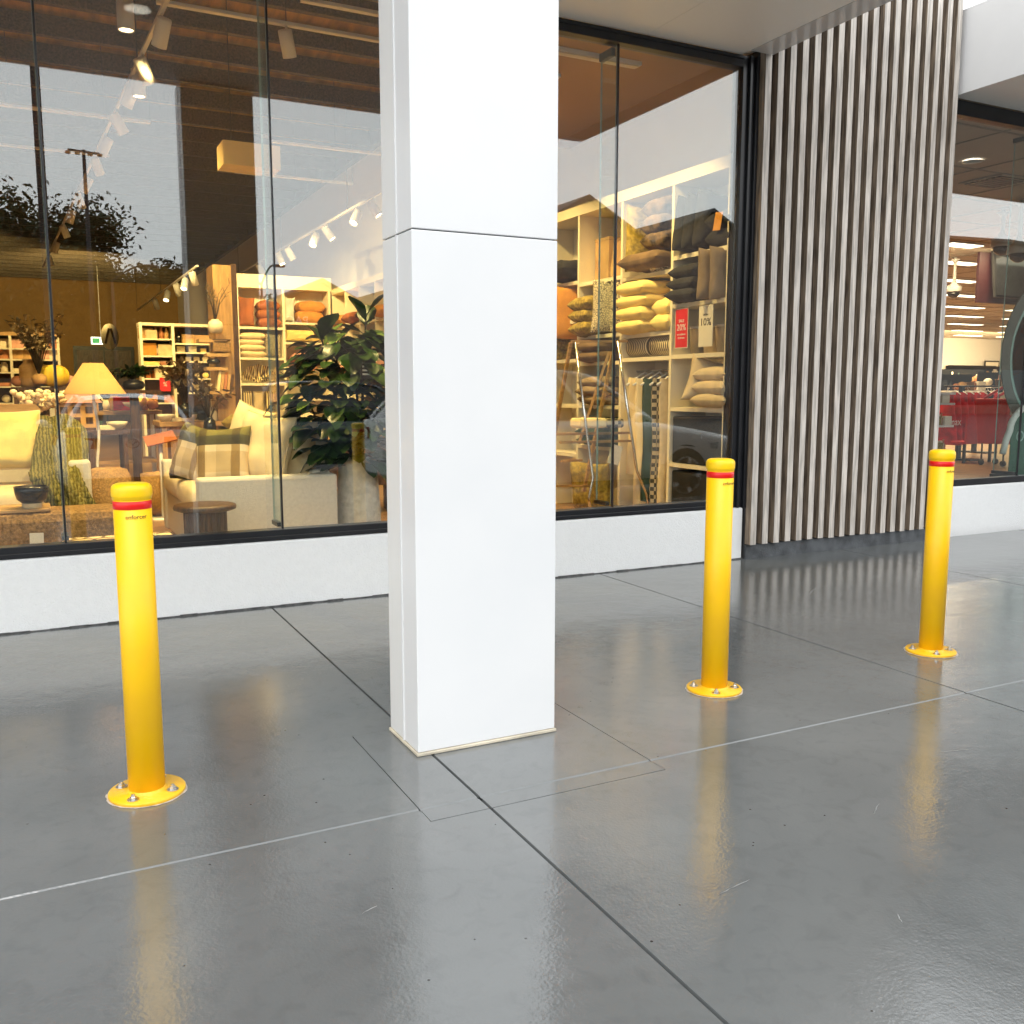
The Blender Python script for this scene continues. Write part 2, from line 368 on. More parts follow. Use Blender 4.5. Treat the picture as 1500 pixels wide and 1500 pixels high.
# light levels
SKY_STR, SUN_STR, EXPOSURE = .15, 1.1, .30
LAMP_GAIN, LAMP_GAIN3 = 2.15, 4.6
SPOTS1 = [((1.1, 8.6, 4.2), (1.3, 7.4, .6), 260), ((1.0, 7.3, 4.3), (.2, 7.6, .6), 260), ((1.05, 10.5, 4.2), (.4, 11, .8), 220), ((3.6, 7.3, 3.85), (5.0, 7.1, 1.7), 150), ((3.6, 6.5, 3.85), (5.0, 6.4, 1.6), 120),
          ((4.25, 10.5, 3.8), (4.9, 11, 1.5), 180), ((.9, 13.5, 4.2), (.8, 14, .8), 260), ((3.4, 15.2, 3.8), (4.0, 17, 2), 220), ((.6, 18.5, 4.2), (1.8, 18.5, 1.5), 260), ((.4, 21.0, 4.2), (-.4, 22.5, 1.6), 240), ((2.0, 9.65, 3.4), (2.0, 9.65, 0), 160), ((1.5, 15.8, 4.0), (2.4, 18, 1.8), 240), ((1.6, 32, 4.2), (2.0, 38, 2), 400), ((-2.5, 12, 4.2), (-2.5, 12, 0), 300)]
AREAS3 = [((14.5, 11, 3.86), (14.5, 11, 0), 120, 4, 1), ((18, 16, 3.86), (18, 16, 0), 220, 6, 3), ((26, 23, 3.86), (26, 23, 0), 500, 10, 6), ((11, 8, 3.86), (11, 8, 0), 70, 2, 1), ((38, 28, 3.8), (38, 32, 1.5), 400, 8, 4)]
def py_(u, v, y):      # where the sight line through photo point (u, v) crosses the upright plane at depth y
    yaw, pit = R(26.851), R(7.388); f = Vector((sin(yaw)*cos(pit), cos(yaw)*cos(pit), -sin(pit))); r = Vector((cos(yaw), -sin(yaw), 0)); d = f+r*((u-750)/1370.4)-r.cross(f)*((v-750)/1370.4)
    return (d.x*y/d.y, y, 1.34+d.z*y/d.y)

SPOTS1 = [((1.2, 6.4, 4.6), (1.4, 7.8, .5), 330), ((-.1, 6.4, 4.6), (-.3, 7.9, .6), 210), ((2.3, 6.4, 4.6), (2.2, 7.5, .6), 200), ((1.1, 9.3, 4.4), (.6, 11.2, .7), 260), ((-.2, 9.5, 4.4), (0, 12, .8), 240),  # spots beside the window have no fixture, added to light the sofas inward
          ((1.0, 13, 4.3), (.9, 15, .8), 260), ((.8, 17.3, 4.2), (1.8, 19, 1.3), 240), ((.3, 20, 4.2), (-.3, 22.1, 1.6), 240), ((2.6, 9.6, 4.3), (1.9, 11.1, 1.5), 200), ((3.6, 15, 3.9), (4.2, 17, 2.1), 200), ((1.6, 16, 4.0), (2.5, 18, 1.8), 220),
          ((3.75, 6.4, 3.86), (5.0, 6.7, 1.75), 95), ((3.75, 7.2, 3.86), (5.0, 7.5, 1.75), 105), ((3.75, 8.2, 3.86), (5.0, 8.7, 1.75), 95), ((3.6, 11, 3.9), (5.0, 12, 1.6), 140), ((2.6, 13, 4.3), (4.6, 14.5, 2.4), 120)]
AREAS3 = [((14.5, 12, 3.86), (15, 13.5, 0), 90, 4, 1), ((18, 16, 3.86), (18, 17, 0), 200, 6, 3), ((26, 23, 3.86), (26, 24, 0), 420, 10, 6), ((38, 28, 3.8), (38, 32, 1.5), 300, 8, 4)]

SPOTS1 += [((1.4, 29, 4.4), (1.2, 39, 2.2), 520), ((-1.5, 26, 4.4), (-2, 36, 1.5), 300)]  # two spots without fixtures, added to brighten the back of the shop
# ------------------------------------------------------------------ setting: ground and footpath
def bw(m, name, parent, bevel=0):        # mesh written in world coordinates, hung under an Empty
    o = m.build(name, parent, bevel=bevel); o.matrix_parent_inverse = parent.matrix_basis.inverted(); return o
struct('car_park', mb('asphalt').grid(lambda a, b: (-160+320*a, -160+320*b, -.13), 4, 4, False))
fp = mb('floor_paint')
def slab(x0, x1, y0, y1, L=(0, 0), Rr=(0, 0), B=(0, 0), T=(0, 0)):   # (half gap, depth) of the joint on each side
    a, b, c, d = x0+L[0], x1-Rr[0], y0+B[0], y1-T[0]
    fp.add([(a, c, 0), (b, c, 0), (b, d, 0), (a, d, 0)], [(0, 1, 2, 3)])
    for (p, q, e, n) in (((a, c), (a, d), L, (-1, 0)), ((b, d), (b, c), Rr, (1, 0)), ((b, c), (a, c), B, (0, -1)), ((a, d), (b, d), T, (0, 1))):
        if e[0]:
            h, dp = e; k = .55*h
            fp.add([(*p, 0), (*q, 0), (q[0]+n[0]*k, q[1]+n[1]*k, -dp), (p[0]+n[0]*k, p[1]+n[1]*k, -dp),
                    (q[0]+n[0]*h, q[1]+n[1]*h, -dp), (p[0]+n[0]*h, p[1]+n[1]*h, -dp)], [(0, 3, 2, 1), (3, 5, 4, 2)])
J = (.0055, .014); Y_ = (.010, .0032); C = (.0022, .006); N = (0, 0)
YA, YB, YC, YD = 5.80, 2.69, .70, 2.12
xs = [-9, -5.96, -3.56, -1.16, 1.24, 3.64, 6.04, 8.44, 10.84, 14]
for i in range(len(xs)-1):
    x0, x1 = xs[i], xs[i+1]; l = J if i else N; r = J if i < len(xs)-2 else N
    if x1 == 1.24:
        slab(x0, 1.03, YB, 3.42, l, C, Y_, N); slab(x0, 1.24, 3.42, YA, l, r, N, N)
        slab(1.03, 1.24, YB, 3.42, C, r, Y_, C)
        slab(x0, 1.03, YC, YB, l, N, N, Y_); slab(1.03, 1.24, YC, 2.60, N, r, N, C); slab(1.03, 1.24, 2.60, YB, C, r, C, Y_)
    elif x0 == 1.24:
        slab(1.93, x1, YB, 3.42, C, r, Y_, N); slab(1.24, x1, 3.42, YA, l, r, N, N)
        slab(1.24, 1.93, YB, 3.42, l, C, Y_, C)
        slab(1.93, 3.30, YC, YB, N, N, N, Y_); slab(3.30, x1, YD, YB, N, r, N, Y_)
        slab(1.24, 1.93, YC, 2.60, l, N, N, C); slab(1.24, 1.93, 2.60, YB, l, C, C, Y_)
    else:
        slab(x0, x1, YB, YA, l, r, Y_, N); slab(x0, x1, YC if x1 < 3 else YD, YB, l, r, N, Y_)
struct('footpath', fp)
kb = mb('plinth_grey')
kb.box(-9, YC-.012, -.2, 3.30, YC-.001, -.004); kb.box(3.301, YC, -.2, 3.312, YD-.013, -.004); kb.box(3.30, YD-.012, -.2, 14, YD-.001, -.004)
struct('kerb', kb)

rs = random.Random(3); sf_ = mb('scuff_pale')
for x, y, L, a in ((1.62, 1.86, .13, .15), (2.35, 2.03, .09, .5), (3.0, 2.25, .12, -.3), (3.3, 4.4, .2, .9), (4.6, 4.6, .25, .6), (.7, 2.2, .05, .3), (1.9, 1.55, .04, .9)):
    n = 9; top = []; bot = []
    for k in range(n):
        t = k/(n-1); w = .0011*sin(pi*t)**.6*rs.uniform(.5, 1.5)+.0006; j = rs.uniform(-.0015, .0015)+.004*sin(2.2*t)
        px, py = x+L*(t-.5)*cos(a)-j*sin(a), y+L*(t-.5)*sin(a)+j*cos(a)
        top.append((px-w*sin(a), py+w*cos(a), .0009)); bot.append((px+w*sin(a), py-w*cos(a), .0009))
    sf_.add(bot+top, [(k, k+1, n+k+1, n+k) for k in range(n-1)])
struct('footpath_scuffs', sf_)

# ------------------------------------------------------------------ homewares shop front
b1 = thing('shop_building', 'homewares shop with wide black-framed window, low white base wall and pale canopy', 'building', (1, 5.9, 0))
m = mb('render_white'); m.box(-9, 5.78, -.12, 4.995, 5.99, .415); bw(m, 'base_wall', b1, .012)
m = mb('joint_dark')
for k in range(140): m.box(-9+.1*k, 5.771+rnd.uniform(-.002, .003), -.01, -8.9+.1*k, 5.7805, .005+rnd.uniform(0, .006))
bw(m, 'base_joint', b1)
m = mb('render_white'); m.box(-9, 5.80, 3.875, 5.0, 6.0, 6.4); bw(m, 'upper_wall', b1)
m = mb('black_frame')
m.box(-9, 5.792, .417, 4.88, 5.89, .482); m.box(-9, 5.782, .417, 4.88, 5.793, .445)
m.box(-9, 5.796, 3.745, 4.88, 5.90, 3.828); m.box(-9, 5.786, 3.80, 4.88, 5.797, 3.822)
for x0, x1, y0 in ((4.88, 4.93, 5.80), (4.93, 4.955, 5.775), (4.955, 4.985, 5.79), (4.985, 5.012, 5.765)): m.box(x0, y0, .417, x1-.001, 5.92, 3.828)
fr = bw(m, 'window_frame', b1, .003)
seams = [-8.5, -7.27, -6.04, -4.81, -3.58, -2.35, -1.12, .11, 1.34, 2.56, 3.79, 4.88]
for a, b in zip(seams[:-1], seams[1:]):
    mb('glass').box(a+.004, 5.830, .47, b-.004, 5.842, 3.75).build('pane', fr)
for s in seams[1:-1]:
    mb('black_frame').box(s-.0055, 5.828, .482, s+.0055, 5.845, 3.745).build('glazing_seal', fr)
    f = mb('clear_glass').box(s-.006, 5.852, .50, s+.006, 6.052, 3.745).build('glass_fin', fr)
    mb('glass_edge').box(s-.0065, 6.052, .50, s+.0065, 6.0545, 3.745).build('edge', f); mb('glass_edge').box(s-.0065, 5.8475, .50, s+.0065, 5.852, 3.745).build('edge', f)
    mb('black_frame').box(s-.018, 5.90, .484, s+.018, 6.06, .512).build('bracket', f, bevel=.002); mb('black_frame').box(s-.018, 5.90, 3.69, s+.018, 6.06, 3.744).build('bracket', f, bevel=.002)
can = mb('soffit')
for a, b in ((-9, -5.6), (-5.6, -3.2), (-3.2, -.8), (-.8, 1.6), (1.6, 4.0), (4.0, 4.86)): can.box(a+.0015, 3.302, 3.83, b-.0015, 5.785, 3.845)
can.use('soffit_trim').box(4.862, 3.302, 3.8285, 5.07, 5.70, 3.845)
can.use('black_frame').box(-9, 3.302, 3.846, 5.07, 5.70, 3.86)
canopy = bw(can, 'canopy', b1)
mb('white_panel').box(-9, 3.20, 3.83, 5.07, 3.30, 4.55).build('fascia', canopy)
mb('steel').box(-9, 3.21, 4.552, 5.07, 5.79, 4.60).build('roof_sheet', canopy)
mb('white_panel').box(-9, 5.787, 3.8295, 4.86, 5.795, 3.842).build('edge_trim', canopy)
mb('render_white').box(-9, 6.0, 5.9, 5.35, 40.3, 6.1).build('roof', b1).matrix_parent_inverse = b1.matrix_basis.inverted()
dl = thing('downlight', 'round lit downlight in the pale canopy soffit left of the white column', 'light', (.75, 4.74, 3.83))
mb('white_metal').lathe([(.105, -.004), (.105, 0), (.085, 0), (.085, -.004)], 28).build('trim_ring', dl)
mb('lens_white').lathe([(1e-6, -.002), (.085, -.002)], 28).build('lens', dl)
for x, l in ((-1.65, 'round lit downlight in the canopy soffit further left than the one beside the column'), (3.15, 'round lit downlight in the canopy soffit right of the white column')): dup(dl, (x, 4.74, 3.83), 0, l)

# ------------------------------------------------------------------ slat screen between the shops
sc = thing('slat_screen', 'tall screen of pale vertical slats with dark gaps between the two shop windows', 'wall screen', (6.1, 5.78, 0))
bw(mb('slat_back').box(5.013, 5.775, .002, 7.16, 5.96, 6.6), 'backing', sc)
bw(mb('plinth_grey').box(5.013, 5.752, -.02, 7.145, 5.774, .112), 'base_board', sc)
m = MB()
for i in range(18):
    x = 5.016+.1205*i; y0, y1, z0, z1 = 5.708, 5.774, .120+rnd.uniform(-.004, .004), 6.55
    m.use('slat_side_shaded').add([(x, y0, z0), (x, y1, z0), (x, y1, z1), (x, y0, z1), (x+.058, y0, z0), (x+.058, y1, z0), (x+.058, y1, z1), (x+.058, y0, z1)],
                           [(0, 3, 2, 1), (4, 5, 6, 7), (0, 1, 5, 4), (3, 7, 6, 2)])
    m.use('slat_face_lit').add([(x, y0, z0), (x+.058, y0, z0), (x+.058, y0, z1), (x, y0, z1)], [(0, 1, 2, 3)])
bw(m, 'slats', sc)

# ------------------------------------------------------------------ clothing shop front on the right
b2 = thing('shop_building', 'clothing shop on the right with black-framed window and white panelled canopy end', 'building', (12, 5.95, 0))
bw(mb('render_white').box(7.146, 5.86, -.12, 24, 6.05, .455), 'base_wall', b2, .012)
m = mb('fascia_white'); m.box(7.165, 5.80, 4.553, 24, 6.05, 6.6); up = bw(m, 'upper_wall', b2)
for x, z in ((7.29, 4.66), (7.52, 4.66), (7.75, 4.66), (8.0, 4.66)):
    rv = mb('steel'); rv.M = Matrix.Translation((x, 5.80, z)) @ Euler((pi/2, 0, 0)).to_matrix().to_4x4(); rv.lathe([(.012, 0), (.009, .006), (1e-6, .008)], 10); rv.build('rivet', up)
m = mb('black_frame'); m.box(7.163, 5.872, .457, 24, 5.96, .517); m.box(7.163, 5.87, 3.735, 24, 5.97, 3.858)
fr2 = bw(m, 'window_frame', b2, .003)
s2 = [7.165, 8.53, 9.9, 11.3, 12.7, 14.1, 16, 18, 20, 22, 24]
for a, b in zip(s2[:-1], s2[1:]): mb('glass').box(a+.004, 5.905, .51, b-.004, 5.917, 3.74).build('pane', fr2)
for s in s2[1:5]:
    mb('black_frame').box(s-.0055, 5.903, .517, s+.0055, 5.92, 3.735).build('glazing_seal', fr2)
    f = mb('clear_glass').box(s-.006, 5.925, .53, s+.006, 6.165, 3.735).build('glass_fin', fr2)
    e = mb('glass_edge').box(s-.0065, 6.165, .53, s+.0065, 6.168, 3.735); e.build('edge', f)
    mb('black_frame').box(s-.022, 5.93, .519, s+.022, 6.175, .55).build('bracket', f, bevel=.002); mb('black_frame').box(s-.022, 5.93, 3.69, s+.022, 6.175, 3.734).build('bracket', f, bevel=.002)
m = mb('soffit'); m.box(7.196, 3.312, 3.862, 24, 5.855, 3.88); c2 = bw(m, 'canopy', b2)
mb('fascia_white').box(7.185, 3.311, 3.845, 7.1955, 5.85, 4.51).build('end_panel', c2)
mb('white_panel').box(7.185, 3.30, 3.845, 24, 3.31, 4.51).build('fascia', c2)
mb('white_panel').box(7.19, 3.315, 4.512, 24, 5.795, 4.53).build('roof_sheet', c2)
mb('render_white').box(5.36, 6.06, 5.9, 46, 34, 6.1).build('roof', b2).matrix_parent_inverse = b2.matrix_basis.inverted()

# ------------------------------------------------------------------ column
co = thing('column', 'square white clad column standing on the grey footpath in front of the window', 'column', (1.474, 3.26, 0))
bw(mb('caulk').box(1.180, 3.101, 0.001, 1.768, 3.416, .013), 'base_joint', co, .003)
bw(mb('plinth_grey').box(1.194, 3.115, .013, 1.754, 3.402, 3.828), 'core', co)
for z0, z1 in ((.0145, 1.8905), (1.8945, 3.826)):
    bw(mb('white_panel').box(1.186, 3.107, z0, 1.762, 3.254, z1), 'front_panel', co, .003)
    bw(mb('panel_side').box(1.186, 3.257, z0, 1.762, 3.41, z1), 'rear_panel', co, .003)
    m = mb('white_panel'); m.box(1.182, 3.250, z0, 1.1862, 3.261, z1); m.box(1.7618, 3.250, z0, 1.766, 3.261, z1); bw(m, 'joint_strip', co)

# ------------------------------------------------------------------ bollards
def bollard(loc, label):
    t = thing('bollard', label, 'bollard', loc, 0, 'yellow bollards along the footpath')
    m = mb('yellow_paint'); m.lathe([(.0585, .010), (.0585, 1.0)], 48); m.build('post', t)
    m = mb('yellow_flange'); m.lathe([(.1225, 0.001), (.1225, .010), (.121, .012), (.064, .012), (.0625, .015), (.0585, .022)], 48); fl = m.build('flange', t)
    m = mb('pale_scuff'); pts = [.1255+.009*abs(mnoise.noise((3*cos(i*pi/24), 3*sin(i*pi/24), 1)))+.006*abs(mnoise.noise((9*cos(i*pi/24), 9*sin(i*pi/24), 5))) for i in range(48)]
    m.add([(pts[i]*cos(2*pi*i/48), pts[i]*sin(2*pi*i/48), .0012) for i in range(48)]+[(.115*cos(2*pi*i/48), .115*sin(2*pi*i/48), .0012) for i in range(48)],
          [(i, (i+1) % 48, (i+1) % 48+48, i+48) for i in range(48)])
    m.build('worn_ring', fl)
    for k in range(4):
        a = pi/4+k*pi/2+.2; x, y = .091*cos(a), .091*sin(a)
        m = mb('steel'); m.lathe([(.019, .013), (.019, .0155), (.0105, .0155)], 16, (x, y, 0), False)
        m.lathe([(.0105, .0155), (.0115, .017), (.0115, .023), (.0085, .025)], 6, (x, y, 0), False, a)
        m.lathe([(.0065, .025), (.0065, .031), (.005, .032)], 10, (x, y, 0), False); m.build('bolt', fl)
    m = mb('yellow_cap'); m.lathe([(.0590, .994), (.0603, .995), (.0603, 1.001), (.0620, 1.003), (.0627, 1.006), (.0627, 1.026), (.0612, 1.034), (.056, 1.041), (.046, 1.045), (.025, 1.0465), (1e-6, 1.047)], 48); m.build('cap', t)
    m = mb('red_band'); m.lathe([(.0587, .9635), (.0592, .964), (.0592, .989), (.0587, .9895)], 48); m.build('reflective_band', t)
    me = text_mesh('enforcer', .0195, .0003); me.materials.clear(); me.materials.append(MATS['ink']); me.materials.append(MATS['ink_faded'])
    xmin = min(v.co.x for v in me.vertices)
    for p in me.polygons:
        if max(me.vertices[i].co.x for i in p.vertices) < xmin+.0085: p.material_index = 1
    for v in me.vertices:
        a = -pi/2+.10+v.co.x/.0587; r = .0589+v.co.z; zz = .940+v.co.y; v.co = (r*cos(a), r*sin(a), zz)
    me.name = 'lettering'; o = bpy.data.objects.new('lettering', me); COL.objects.link(o); o.parent = t
    return t
bl = bollard((.261, 3.235, 0), 'yellow bollard with red band left of the white column, by the sofa window')
dup(bl, (2.665, 3.24, 0), 0, 'yellow bollard with red band between the white column and the slat screen')
dup(bl, (4.063, 3.225, 0), 0, 'yellow bollard with red band in front of the slat screen, nearest the clothing shop')

# ------------------------------------------------------------------ things across the car park (seen in the glass)
def car(label, loc, rz, paint, L=4.35, H=1.45, badge=False):
    t = thing('parked_car', label, 'car', loc, rz, 'parked cars outside the shops'); W = .89
    def prof(u):   # u 0 rear .. 1 front: half width factor, lower z, belt z
        e = (1-abs(2*u-1)**7)**.5
        hw = W*(.80+.20*min(1, e*1.15)) if 0 < u < 1 else W*.78
        belt = .98-.02*u if u < .62 else .97-.24*((u-.62)/.38)**1.4
        return hw, .24+.08*(abs(2*u-1)**6), belt
    ring = [(0, 0), (.86, 0), (.97, .10), (1, .35), (1, .62), (.97, .86), (.90, .98), (.55, 1.02), (0, 1.03)]
    m = mb(paint)
    def body(a, b):
        u = a; hw, z0, z1 = prof(u); k = b*(2*len(ring)-2); i = int(min(k, 2*len(ring)-3)); f = k-i
        def pt(j): return (ring[j][0], ring[j][1]) if j < len(ring) else (-ring[2*len(ring)-2-j][0], ring[2*len(ring)-2-j][1])
        p, q = pt(i), pt(i+1); y = p[0]+(q[0]-p[0])*f; z = p[1]+(q[1]-p[1])*f
        c = .05*(abs(2*u-1)**6)
        return (L*u+(.10*(1-(2*z-1)**2) if u == 1 else -.06*(1-(2*z-1)**2) if u == 0 else 0), hw*y, z0+(z1-z0)*z)
    n = 28
    m.grid(body, n, 32)
    for s_ in (0, 1):
        vs = [body(s_, j/32) for j in range(33)]; m.add(vs, [tuple(range(33)) if s_ == 0 else tuple(range(32, -1, -1))])
    bd = m.build('body', t)
    bx = [(.10, .70), (.5, .75), (1.2, .775), (2.1, .775), (2.75, .76), (3.10, .70)]      # greenhouse base
    tp = [(.55, .52, H-.06), (.9, .56, H-.01), (1.3, .58, H), (1.8, .57, H), (2.15, .55, H-.03), (2.35, .52, H-.07)]
    sc_ = L/4.35
    def gh(a, b):
        k = a*(len(bx)-1); i = int(min(k, len(bx)-2)); f = k-i
        x0 = bx[i][0]+(bx[i+1][0]-bx[i][0])*f; y0 = bx[i][1]+(bx[i+1][1]-bx[i][1])*f
        x1, y1, z1 = [tp[i][q]+(tp[i+1][q]-tp[i][q])*f for q in range(3)]
        zb = prof(x0/4.35)[2]; bulge = .035*sin(pi*b)
        return (sc_*(x0+(x1-x0)*b), y0+(y1-y0)*b+bulge, zb+(z1-zb)*b)
    g = mb('car_glass')
    g.grid(lambda a, b: gh(1-a, b), 10, 5); g.grid(lambda a, b: (lambda p: (p[0], -p[1], p[2]))(gh(a, b)), 10, 5)
    for a in (0, 1):
        g.grid((lambda a: lambda s, b: (lambda p: (p[0]+(.10 if a else -.05)*(1-(2*s-1)**2)*(1 if a else 1), p[1]*((2*s-1) if a == 0 else (1-2*s)), p[2]))(gh(a, b)))(a), 8, 5)
    g.build('window', bd)
    r = mb(paint)
    r.grid(lambda a, b: (lambda p: (p[0], p[1]*(2*b-1), p[2]+.045*(1-(2*b-1)**2)))(gh(a, 1)), 10, 8)
    for a in (0, .36, .62, 1):
        for s_ in (1, -1): r.tube([(p[0], s_*(p[1]+.006), p[2]) for p in (gh(a, k/6) for k in range(7))], .032 if a in (0, 1) else .022, 6)
    for s_ in (1, -1): r.tube([(p[0], s_*p[1], p[2]) for p in (gh(k/10, 1) for k in range(11))], .03, 6)
    r.build('roof', bd)
    for s_ in (1, -1):
        q = mb('car_black')
        for xc in (.82*sc_, 3.45*sc_): q.lathe([(.36, -.012), (.36, .012)], 28, (0, 0, 0)); nv = 56; q.v[-nv:] = [(xc+p[0], s_*(W-.015)+p[2], .32+p[1]) for p in q.v[-nv:]]
        q.box(.2, s_*(W-.02), .24, L-.25, s_*(W-.005), .31); q.build('wheel_arch', bd)
        for xc in (.82*sc_, 3.45*sc_):
            w = mb('tyre').lathe([(.20, -.10), (.31, -.10), (.325, -.06), (.325, .06), (.31, .10), (.20, .10)], 28).build('wheel', t, rot=(pi/2, 0, 0), loc=(xc, s_*(W-.085), .325))
            a = mb('alloy'); a.lathe([(.20, .10), (.215, .104), (.22, .09), (.2, .05), (.03, .06), (1e-6, .06)] if s_ < 0 else [(1e-6, -.06), (.03, -.06), (.2, -.05), (.22, -.09), (.215, -.104), (.20, -.10)], 24)
            for k in range(5): a.bar((0, 0, -.085*s_), (.2*cos(k*2*pi/5), .2*sin(k*2*pi/5), -.092*s_), .05, .02)
            a.build('rim', w)
        h = mb('head_lamp'); h.grid(lambda a, b: (L+.085-.60*a**1.5-.03*b, s_*(W*(.60+.425*a**.6)), .56+.07*a+b*(.15-.09*a)), 12, 4); h.build('headlight', t)
        k = mb('tail_red'); k.grid(lambda a, b: (-.035+.42*a*a, s_*(W*(.42+.60*a**.6)), .76+.05*a+b*(.13)), 8, 3); k.build('tail_light', t)
        v = mb(paint).sphere((2.72*sc_, s_*(W+.09), 1.0), .085, 8, .7); v.bar((2.72*sc_, s_*(W-.08), .96), (2.72*sc_, s_*(W+.06), .97), .05); v.build('door_mirror', t)
    mb('car_black').box(L+.0, -.5, .36, L+.085, .5, .56).build('grille', t)
    mb('car_black').box(-.085, -.62, .27, -.03, .62, .40).build('rear_bumper', t)
    mb('white_print').box(-.072, -.19, .56, -.058, .19, .67).build('number_plate', t)
    if badge:
        g = mb('alloy'); g.tube([(-.075, .075*cos(k*2*pi/24), .82+.055*sin(k*2*pi/24)) for k in range(25)], .009, 6)
        g.tube([(-.077, -.07, .845), (-.077, -.03, .835), (-.077, 0, .80), (-.077, .03, .835), (-.077, .07, .845)], .009, 6); g.build('badge', t)
    return t
car('pale silver hatchback parked beside the footpath, its front towards the clothing shop', (3.74, .84, -.12), 0, 'car_silver', 4.2, 1.50).scale = (1.13, 1.13, 1.13)
car('white hatchback with its rear towards the shop window behind the photographer', (1.05, -.9, -.13), -pi/2, 'car_white', 4.2, 1.40, True)
car('dark blue wagon parked across the car park, its glossy roof reflected over the fig plant', (2.9, -4.6, -.13), 0, 'car_navy', 4.5, 1.60)
car('dark blue hatchback parked further out across the car park lane', (-4.8, -9.6, -.13), -pi/2, 'car_navy', 4.3, 1.5)
car('dark red hatchback parked across the car park beside the gabled shops', (10.5, -9.0, -.13), -pi/2, 'car_red', 4.3, 1.5)

def tree(label, loc, h, cr, n, seed):
    r = random.Random(seed); t = thing('tree', label, 'tree', loc, 0, 'trees beyond the car park')
    m = mb('bark'); m.tube([(0, 0, 0), (.1, .05, h*.2), (-.05, .1, h*.42), (.05, 0, h*.62)], [h*.03, h*.024, h*.018, h*.008], 8); cl = []
    for k in range(12):
        a = k*2.4+r.random(); z = h*(.3+.03*k); q = (cr*.75*cos(a)*r.uniform(.5, 1), cr*.75*sin(a)*r.uniform(.5, 1), min(h*.95, z+h*r.uniform(.15, .4)))
        m.tube([(0, 0, z), (q[0]*.5, q[1]*.5, z+(q[2]-z)*.6), q], [h*.012, h*.008, h*.003], 6); cl.append(q)
    m.build('trunk', t); c = mb('tree_leaf')
    for k in range(26): cl.append((r.gauss(0, cr*.45), r.gauss(0, cr*.45), h*r.uniform(.32, .9)))
    for k in range(n):
        p = r.choice(cl); s = cr*.27; s *= .72; o = Vector((p[0]+r.gauss(0, s), p[1]+r.gauss(0, s), min(h*1.02, p[2]+r.gauss(0, s*.7))))
        d = Vector((r.uniform(-1, 1), r.uniform(-1, 1), r.uniform(-1, .6))).normalized(); x = d.orthogonal().normalized(); L = r.uniform(.10, .21); w = L*.5
        c.add([o-d*L, o+x*w, o+d*L, o-x*w], [(0, 1, 2, 3)])
    c.build('crown', t)
tree('big dark tree beyond the car park, tallest left of the lamp mast', (.3, -46.5, -.13), 11.7, 4.6, 30000, 1)
tree('round dark tree beyond the car park right of the lamp mast', (4.4, -47, -.13), 8.4, 2.8, 12000, 2)
tree('low dark tree beyond the car park beside the curved street lamp', (7.4, -48, -.13), 8.8, 2.8, 12000, 3)
tree('wide dark tree at the far left beyond the car park', (-5.2, -47, -.13), 11, 4.4, 20000, 4)
for x, y, l in ((-11, -48, 'bushy tree beyond the car park left of all the others'), (14, -58, 'bushy tree standing behind the low gabled shop'), (20, -60, 'bushy tree between the two gabled buildings')):
    tree(l, (x, y, -.13), 8, 3.6, 5000, int(x+40))
fc = thing('fence', 'long brown paling fence along the far side of the car park', 'fence', (2, -43, -.13))
m = mb('fence_brown')
for k in range(240): m.box(-16+.11*k, 0, 0, -16+.11*k+.1, .02, 2.1+rnd.uniform(-.02, .02))
m.build('palings', fc)
for k in range(11): mb('fence_brown').box(-16+2.64*k, .03, 0, -16+2.64*k+.1, .13, 2.0).build('post', fc)
def gabled(label, x0, x1, y, ze, zp, n, depth=8):
    t = thing('gabled_building', label, 'building', ((x0+x1)/2, y, -.13)); w = (x1-x0)/n; X0 = -(x1-x0)/2
    m = mb('brick_far')
    for k in range(n):
        a = X0+w*k
        m.prism([(a, 0), (a+w, 0), (a+w, ze), (a+w/2, zp), (a, ze)], lambda p: (p[0], 0, p[1]), lambda p: (p[0], -depth, p[1]))
    wl = m.build('wall', t); rf = mb('roof_far')
    for k in range(n):
        a = X0+w*k
        for s_ in (0, 1):
            xa, xb = (a-.02, a+w/2) if s_ == 0 else (a+w/2, a+w+.02); za, zb = (ze, zp) if s_ == 0 else (zp, ze)
            rf.add([(xa, .3, za+.03), (xb, .3, zb+.03), (xb, -depth, zb+.03), (xa, -depth, za+.03), (xa, .3, za+.2), (xb, .3, zb+.2), (xb, -depth, zb+.2), (xa, -depth, za+.2)],
                   [(0, 1, 2, 3), (7, 6, 5, 4), (0, 4, 5, 1), (1, 5, 6, 2), (2, 6, 7, 3), (3, 7, 4, 0)])
    rf.build('roof', t)
    for k in range(n):
        a = X0+w*k+w*.2; mb('car_glass').box(a, .01, .6, a+w*.6, .06, min(2.8, ze-.5)).build('window', wl)
    return t
gabled('brown shop building with a row of pointed gables across the car park', 20.5, 35.5, -28.3, 8.6, 10.6, 2)
gabled('long low brown shop building furthest right across the car park', 37, 110, -28.3, 10.15, 10.7, 2)
wh = thing('warehouse', 'long brown flat-roofed building behind the trees across the car park', 'building', (0, -52, -.13))
wl_ = mb('brick_far').box(-40, -14, 0, 34, 0, 6.9).build('wall', wh); mb('roof_far').box(-40.2, -14.2, 6.9, 34.2, .25, 7.15).build('roof', wh)
for k in range(9): mb('car_glass').box(-34+7.5*k, .01, .4, -30+7.5*k, .08, 2.6).build('window', wl_)
g_ = gabled('low brown shop building with small gables behind the parked wagon', 9.2, 17, -28.4, 5.0, 6.0, 2)
lettering('PAC', .5, 'white_print', g_, (-3.0, .05, 4.4), (pi/2, 0, pi))
pl = thing('light_mast', 'tall dark lamp mast with four floodlights in the car park', 'lamp post', (2.45, -33.4, -.13))
